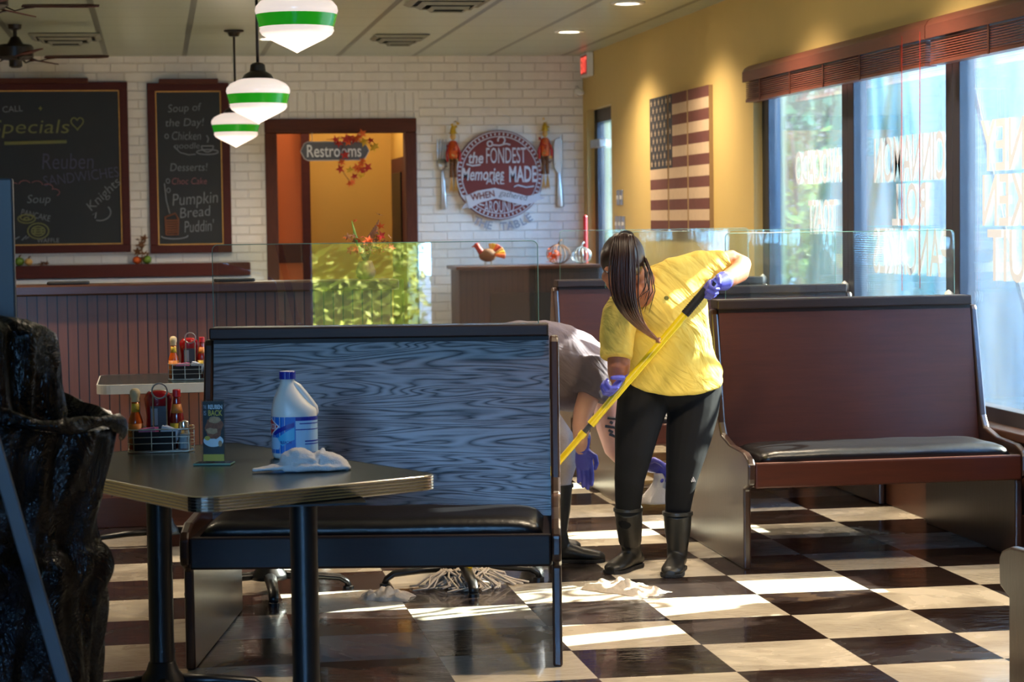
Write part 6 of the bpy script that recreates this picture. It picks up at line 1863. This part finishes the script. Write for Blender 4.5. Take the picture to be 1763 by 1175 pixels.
for q in range(90):
    x0 = 1.20 + random.uniform(-0.10, 0.10); a = random.uniform(0, 6.28); L_ = random.uniform(0.07, 0.19)
    y0 = 8.53 + random.uniform(-0.025, 0.025); k5 = random.uniform(0.25, 0.5)
    m.tube([(x0, y0, 0.072), (x0 + k5 * L_ * cos(a), y0 + k5 * 0.7 * L_ * sin(a), 0.05), (x0 + 0.8 * L_ * cos(a + 0.3), y0 + 0.6 * L_ * sin(a + 0.3), 0.014), (x0 + L_ * cos(a), y0 + 0.7 * L_ * sin(a), 0.006)], 0.0045, 5)
build('mop_strings', m, 'clothdirty', mp, origin=g, smooth=True)

# ---------------------------- person in grey, bending right down behind
mn = thing('person', 'person in grey T-shirt and pale trousers bending low behind the nearest booth', 'person', (1.62, 9.15, 0)); g = mn.location
m = MB()
m.tube([(1.36, 9.15, 0.80), (1.50, 9.15, 0.86), (1.68, 9.15, 0.87), (1.83, 9.14, 0.85), (1.92, 9.13, 0.82)], [(0.12, 0.13), (0.12, 0.13), (0.12, 0.13), (0.11, 0.13), (0.08, 0.10)], 20, roundends=True)
limb(m, [(1.90, 9.13, 0.83), (1.98, 9.12, 0.80), (2.03, 9.12, 0.79)], [0.06, 0.055, 0.055])
m.ell((2.07, 9.12, 0.77), (0.085, 0.078, 0.11), Matrix.Rotation(radians(60), 3, 'Y'))
m.ell((2.10, 9.10, 0.71), (0.05, 0.05, 0.06)); m.tube([(2.14, 9.10, 0.73), (2.165, 9.10, 0.72)], [0.012, 0.008], 8, roundends=True)
limb(m, [(1.83, 8.99, 0.82), (1.80, 8.96, 0.72), (1.768, 8.93, 0.655), (1.752, 8.90, 0.60), (1.752, 8.90, 0.53), (1.757, 8.91, 0.50)], [0.055, 0.048, 0.042, 0.038, 0.032, 0.029])
limb(m, [(1.90, 9.28, 0.84), (1.93, 9.28, 0.70), (1.955, 9.28, 0.56), (1.985, 9.28, 0.46), (2.03, 9.29, 0.40), (2.10, 9.32, 0.375)], [0.058, 0.056, 0.060, 0.056, 0.042, 0.030])
build('body', m, 'skin2', mn, origin=g, remesh=0.007, smoothn=3)
build('hair', MB().ell((2.065, 9.12, 0.80), (0.098, 0.09, 0.115), Matrix.Rotation(radians(60), 3, 'Y')), 'hair', mn, origin=g, smooth=True)
tt = MB()
for q in range(5): tt.tube([(1.935 + 0.012 * sin(q * 2.2), 9.222 - 0.0 * q, 0.60 - 0.018 * q), (1.965 + 0.008 * cos(q * 3), 9.2215, 0.595 - 0.020 * q)], 0.006, 6)
build('tattoo', tt, 'dkgrey', mn, origin=g)
m = MB()
R5 = lambda cx, cz, a, b, cy=9.15, tl=0.0: [(cx + b * sin(t_) * sin(tl), cy + a * cos(t_), cz + b * sin(t_) * cos(tl)) for t_ in [2 * pi * j / 36 for j in range(36)]]
m.rings([R5(1.33, 0.83, 0.15, 0.145), R5(1.42, 0.855, 0.18, 0.165), R5(1.54, 0.855, 0.19, 0.182), R5(1.65, 0.845, 0.19, 0.192), R5(1.76, 0.825, 0.195, 0.185), R5(1.85, 0.815, 0.19, 0.150), R5(1.92, 0.805, 0.16, 0.105), R5(1.955, 0.80, 0.11, 0.06)])
m.tube([(1.84, 9.02, 0.86), (1.835, 8.98, 0.78), (1.80, 8.96, 0.715)], [(0.095, 0.085), (0.088, 0.078), (0.076, 0.066)], 20, hint=(1, 0, 0))
m.tube([(1.88, 9.26, 0.87), (1.91, 9.28, 0.80), (1.93, 9.28, 0.72)], [0.085, 0.08, 0.072], 20, hint=(1, 0, 0))
# shirt hanging away from the belly
m.rings([R5(1.66, 0.80, 0.16, 0.10), R5(1.70, 0.745, 0.14, 0.055, tl=0.4), R5(1.76, 0.735, 0.12, 0.045, tl=0.2), R5(1.82, 0.76, 0.12, 0.06)])
gs = build('t_shirt', m, 'gshirt', mn, origin=g, remesh=0.0075, smoothn=5)
dm = gs.modifiers.new('wrinkles', 'DISPLACE'); dm.texture = tx; dm.strength = 0.018; dm.mid_level = 0.5; dm.texture_coords = 'LOCAL'
m = MB(); m.ell((1.36, 9.15, 0.80), (0.13, 0.175, 0.15))
limb(m, [(1.42, 9.06, 0.80), (1.56, 9.03, 0.66), (1.675, 9.02, 0.52), (1.700, 9.03, 0.44), (1.685, 9.05, 0.36), (1.672, 9.06, 0.24)], [0.115, 0.098, 0.076, 0.064, 0.054, 0.048])
limb(m, [(1.38, 9.27, 0.78), (1.48, 9.30, 0.62), (1.60, 9.33, 0.48), (1.60, 9.35, 0.36), (1.585, 9.36, 0.22)], [0.112, 0.092, 0.068, 0.058, 0.048])
build('trousers', m, 'pants', mn, origin=g, remesh=0.0075, smoothn=3)
boot(mn, 'rubber_boot', (1.680, 9.06, 0.335), (1.668, 9.06, 0.12), (1.635, 9.06, 0.002), (1.875, 9.02, 0.002), g, 0.064)
boot(mn, 'rubber_boot', (1.60, 9.36, 0.33), (1.60, 9.37, 0.12), (1.575, 9.37, 0.002), (1.835, 9.36, 0.002), g, 0.062)
m = MB(); W = Vector((1.758, 8.91, 0.505)); hand(m, W, (0.12, -0.06, -1), (0.9, -0.5, 0), (0.18, 0.25, 0.25), thumb_in=0.3, scale=0.98, flip=1)
m.tube([W + Vector((0, 0, 0.045)), W], [0.038, 0.031], 18, roundends=True); build('glove', m, 'glove', mn, origin=g, remesh=0.0035, smoothn=1)
m = MB(); W = Vector((2.105, 9.32, 0.375)); hand(m, W, (1, 0.1, -0.15), (0.1, -0.6, 0.6), (0.6, 0.7, 0.5), thumb_in=0.6, scale=1.0, flip=1)
m.tube([W - Vector((0.03, 0, 0)), W], [0.038, 0.032], 18, roundends=True); build('glove', m, 'glove', mn, origin=g, remesh=0.0035, smoothn=1)
rg = thing('wiping_rag', 'white rag hanging from the gloved hand of the bending person', 'rag', (2.19, 9.33, 0.20))
m = MB(); out = []
for i in range(12):
    u = i / 11; out.append([(0.012 * sin(u * 5) + (0.02 + 0.055 * u) * cos(a) * (1 + 0.3 * sin(3 * a)), (0.015 + 0.02 * u) * sin(a), 0.135 * (1 - u)) for a in [2 * pi * j / 30 for j in range(30)]])
m.rings(out); build('cloth', m, 'cloth', rg, smooth=True)


def sh2(u, v): return (0.55 + 0.6 * noise.noise(Vector((u * 4, v * 2, 5)))) * max(0, 1 - u * u) * max(0, 1 - abs(v) ** 2)


cloth_heap('mop_rag', 'damp twisted mop rag on the floor in front of the woman\'s boots', 'rag', (1.80, 8.30, 0.0), 0.36, 0.17, 0.07, 8.1, 'clothdirty', radians(-52), sh2)
cloth_heap('mop_rag', 'small damp rag on the floor seen beneath the nearest booth seat, beside the mop', 'rag', (0.86, 8.36, 0.0), 0.20, 0.16, 0.06, 5.5, 'clothdirty', radians(-20), sh2)
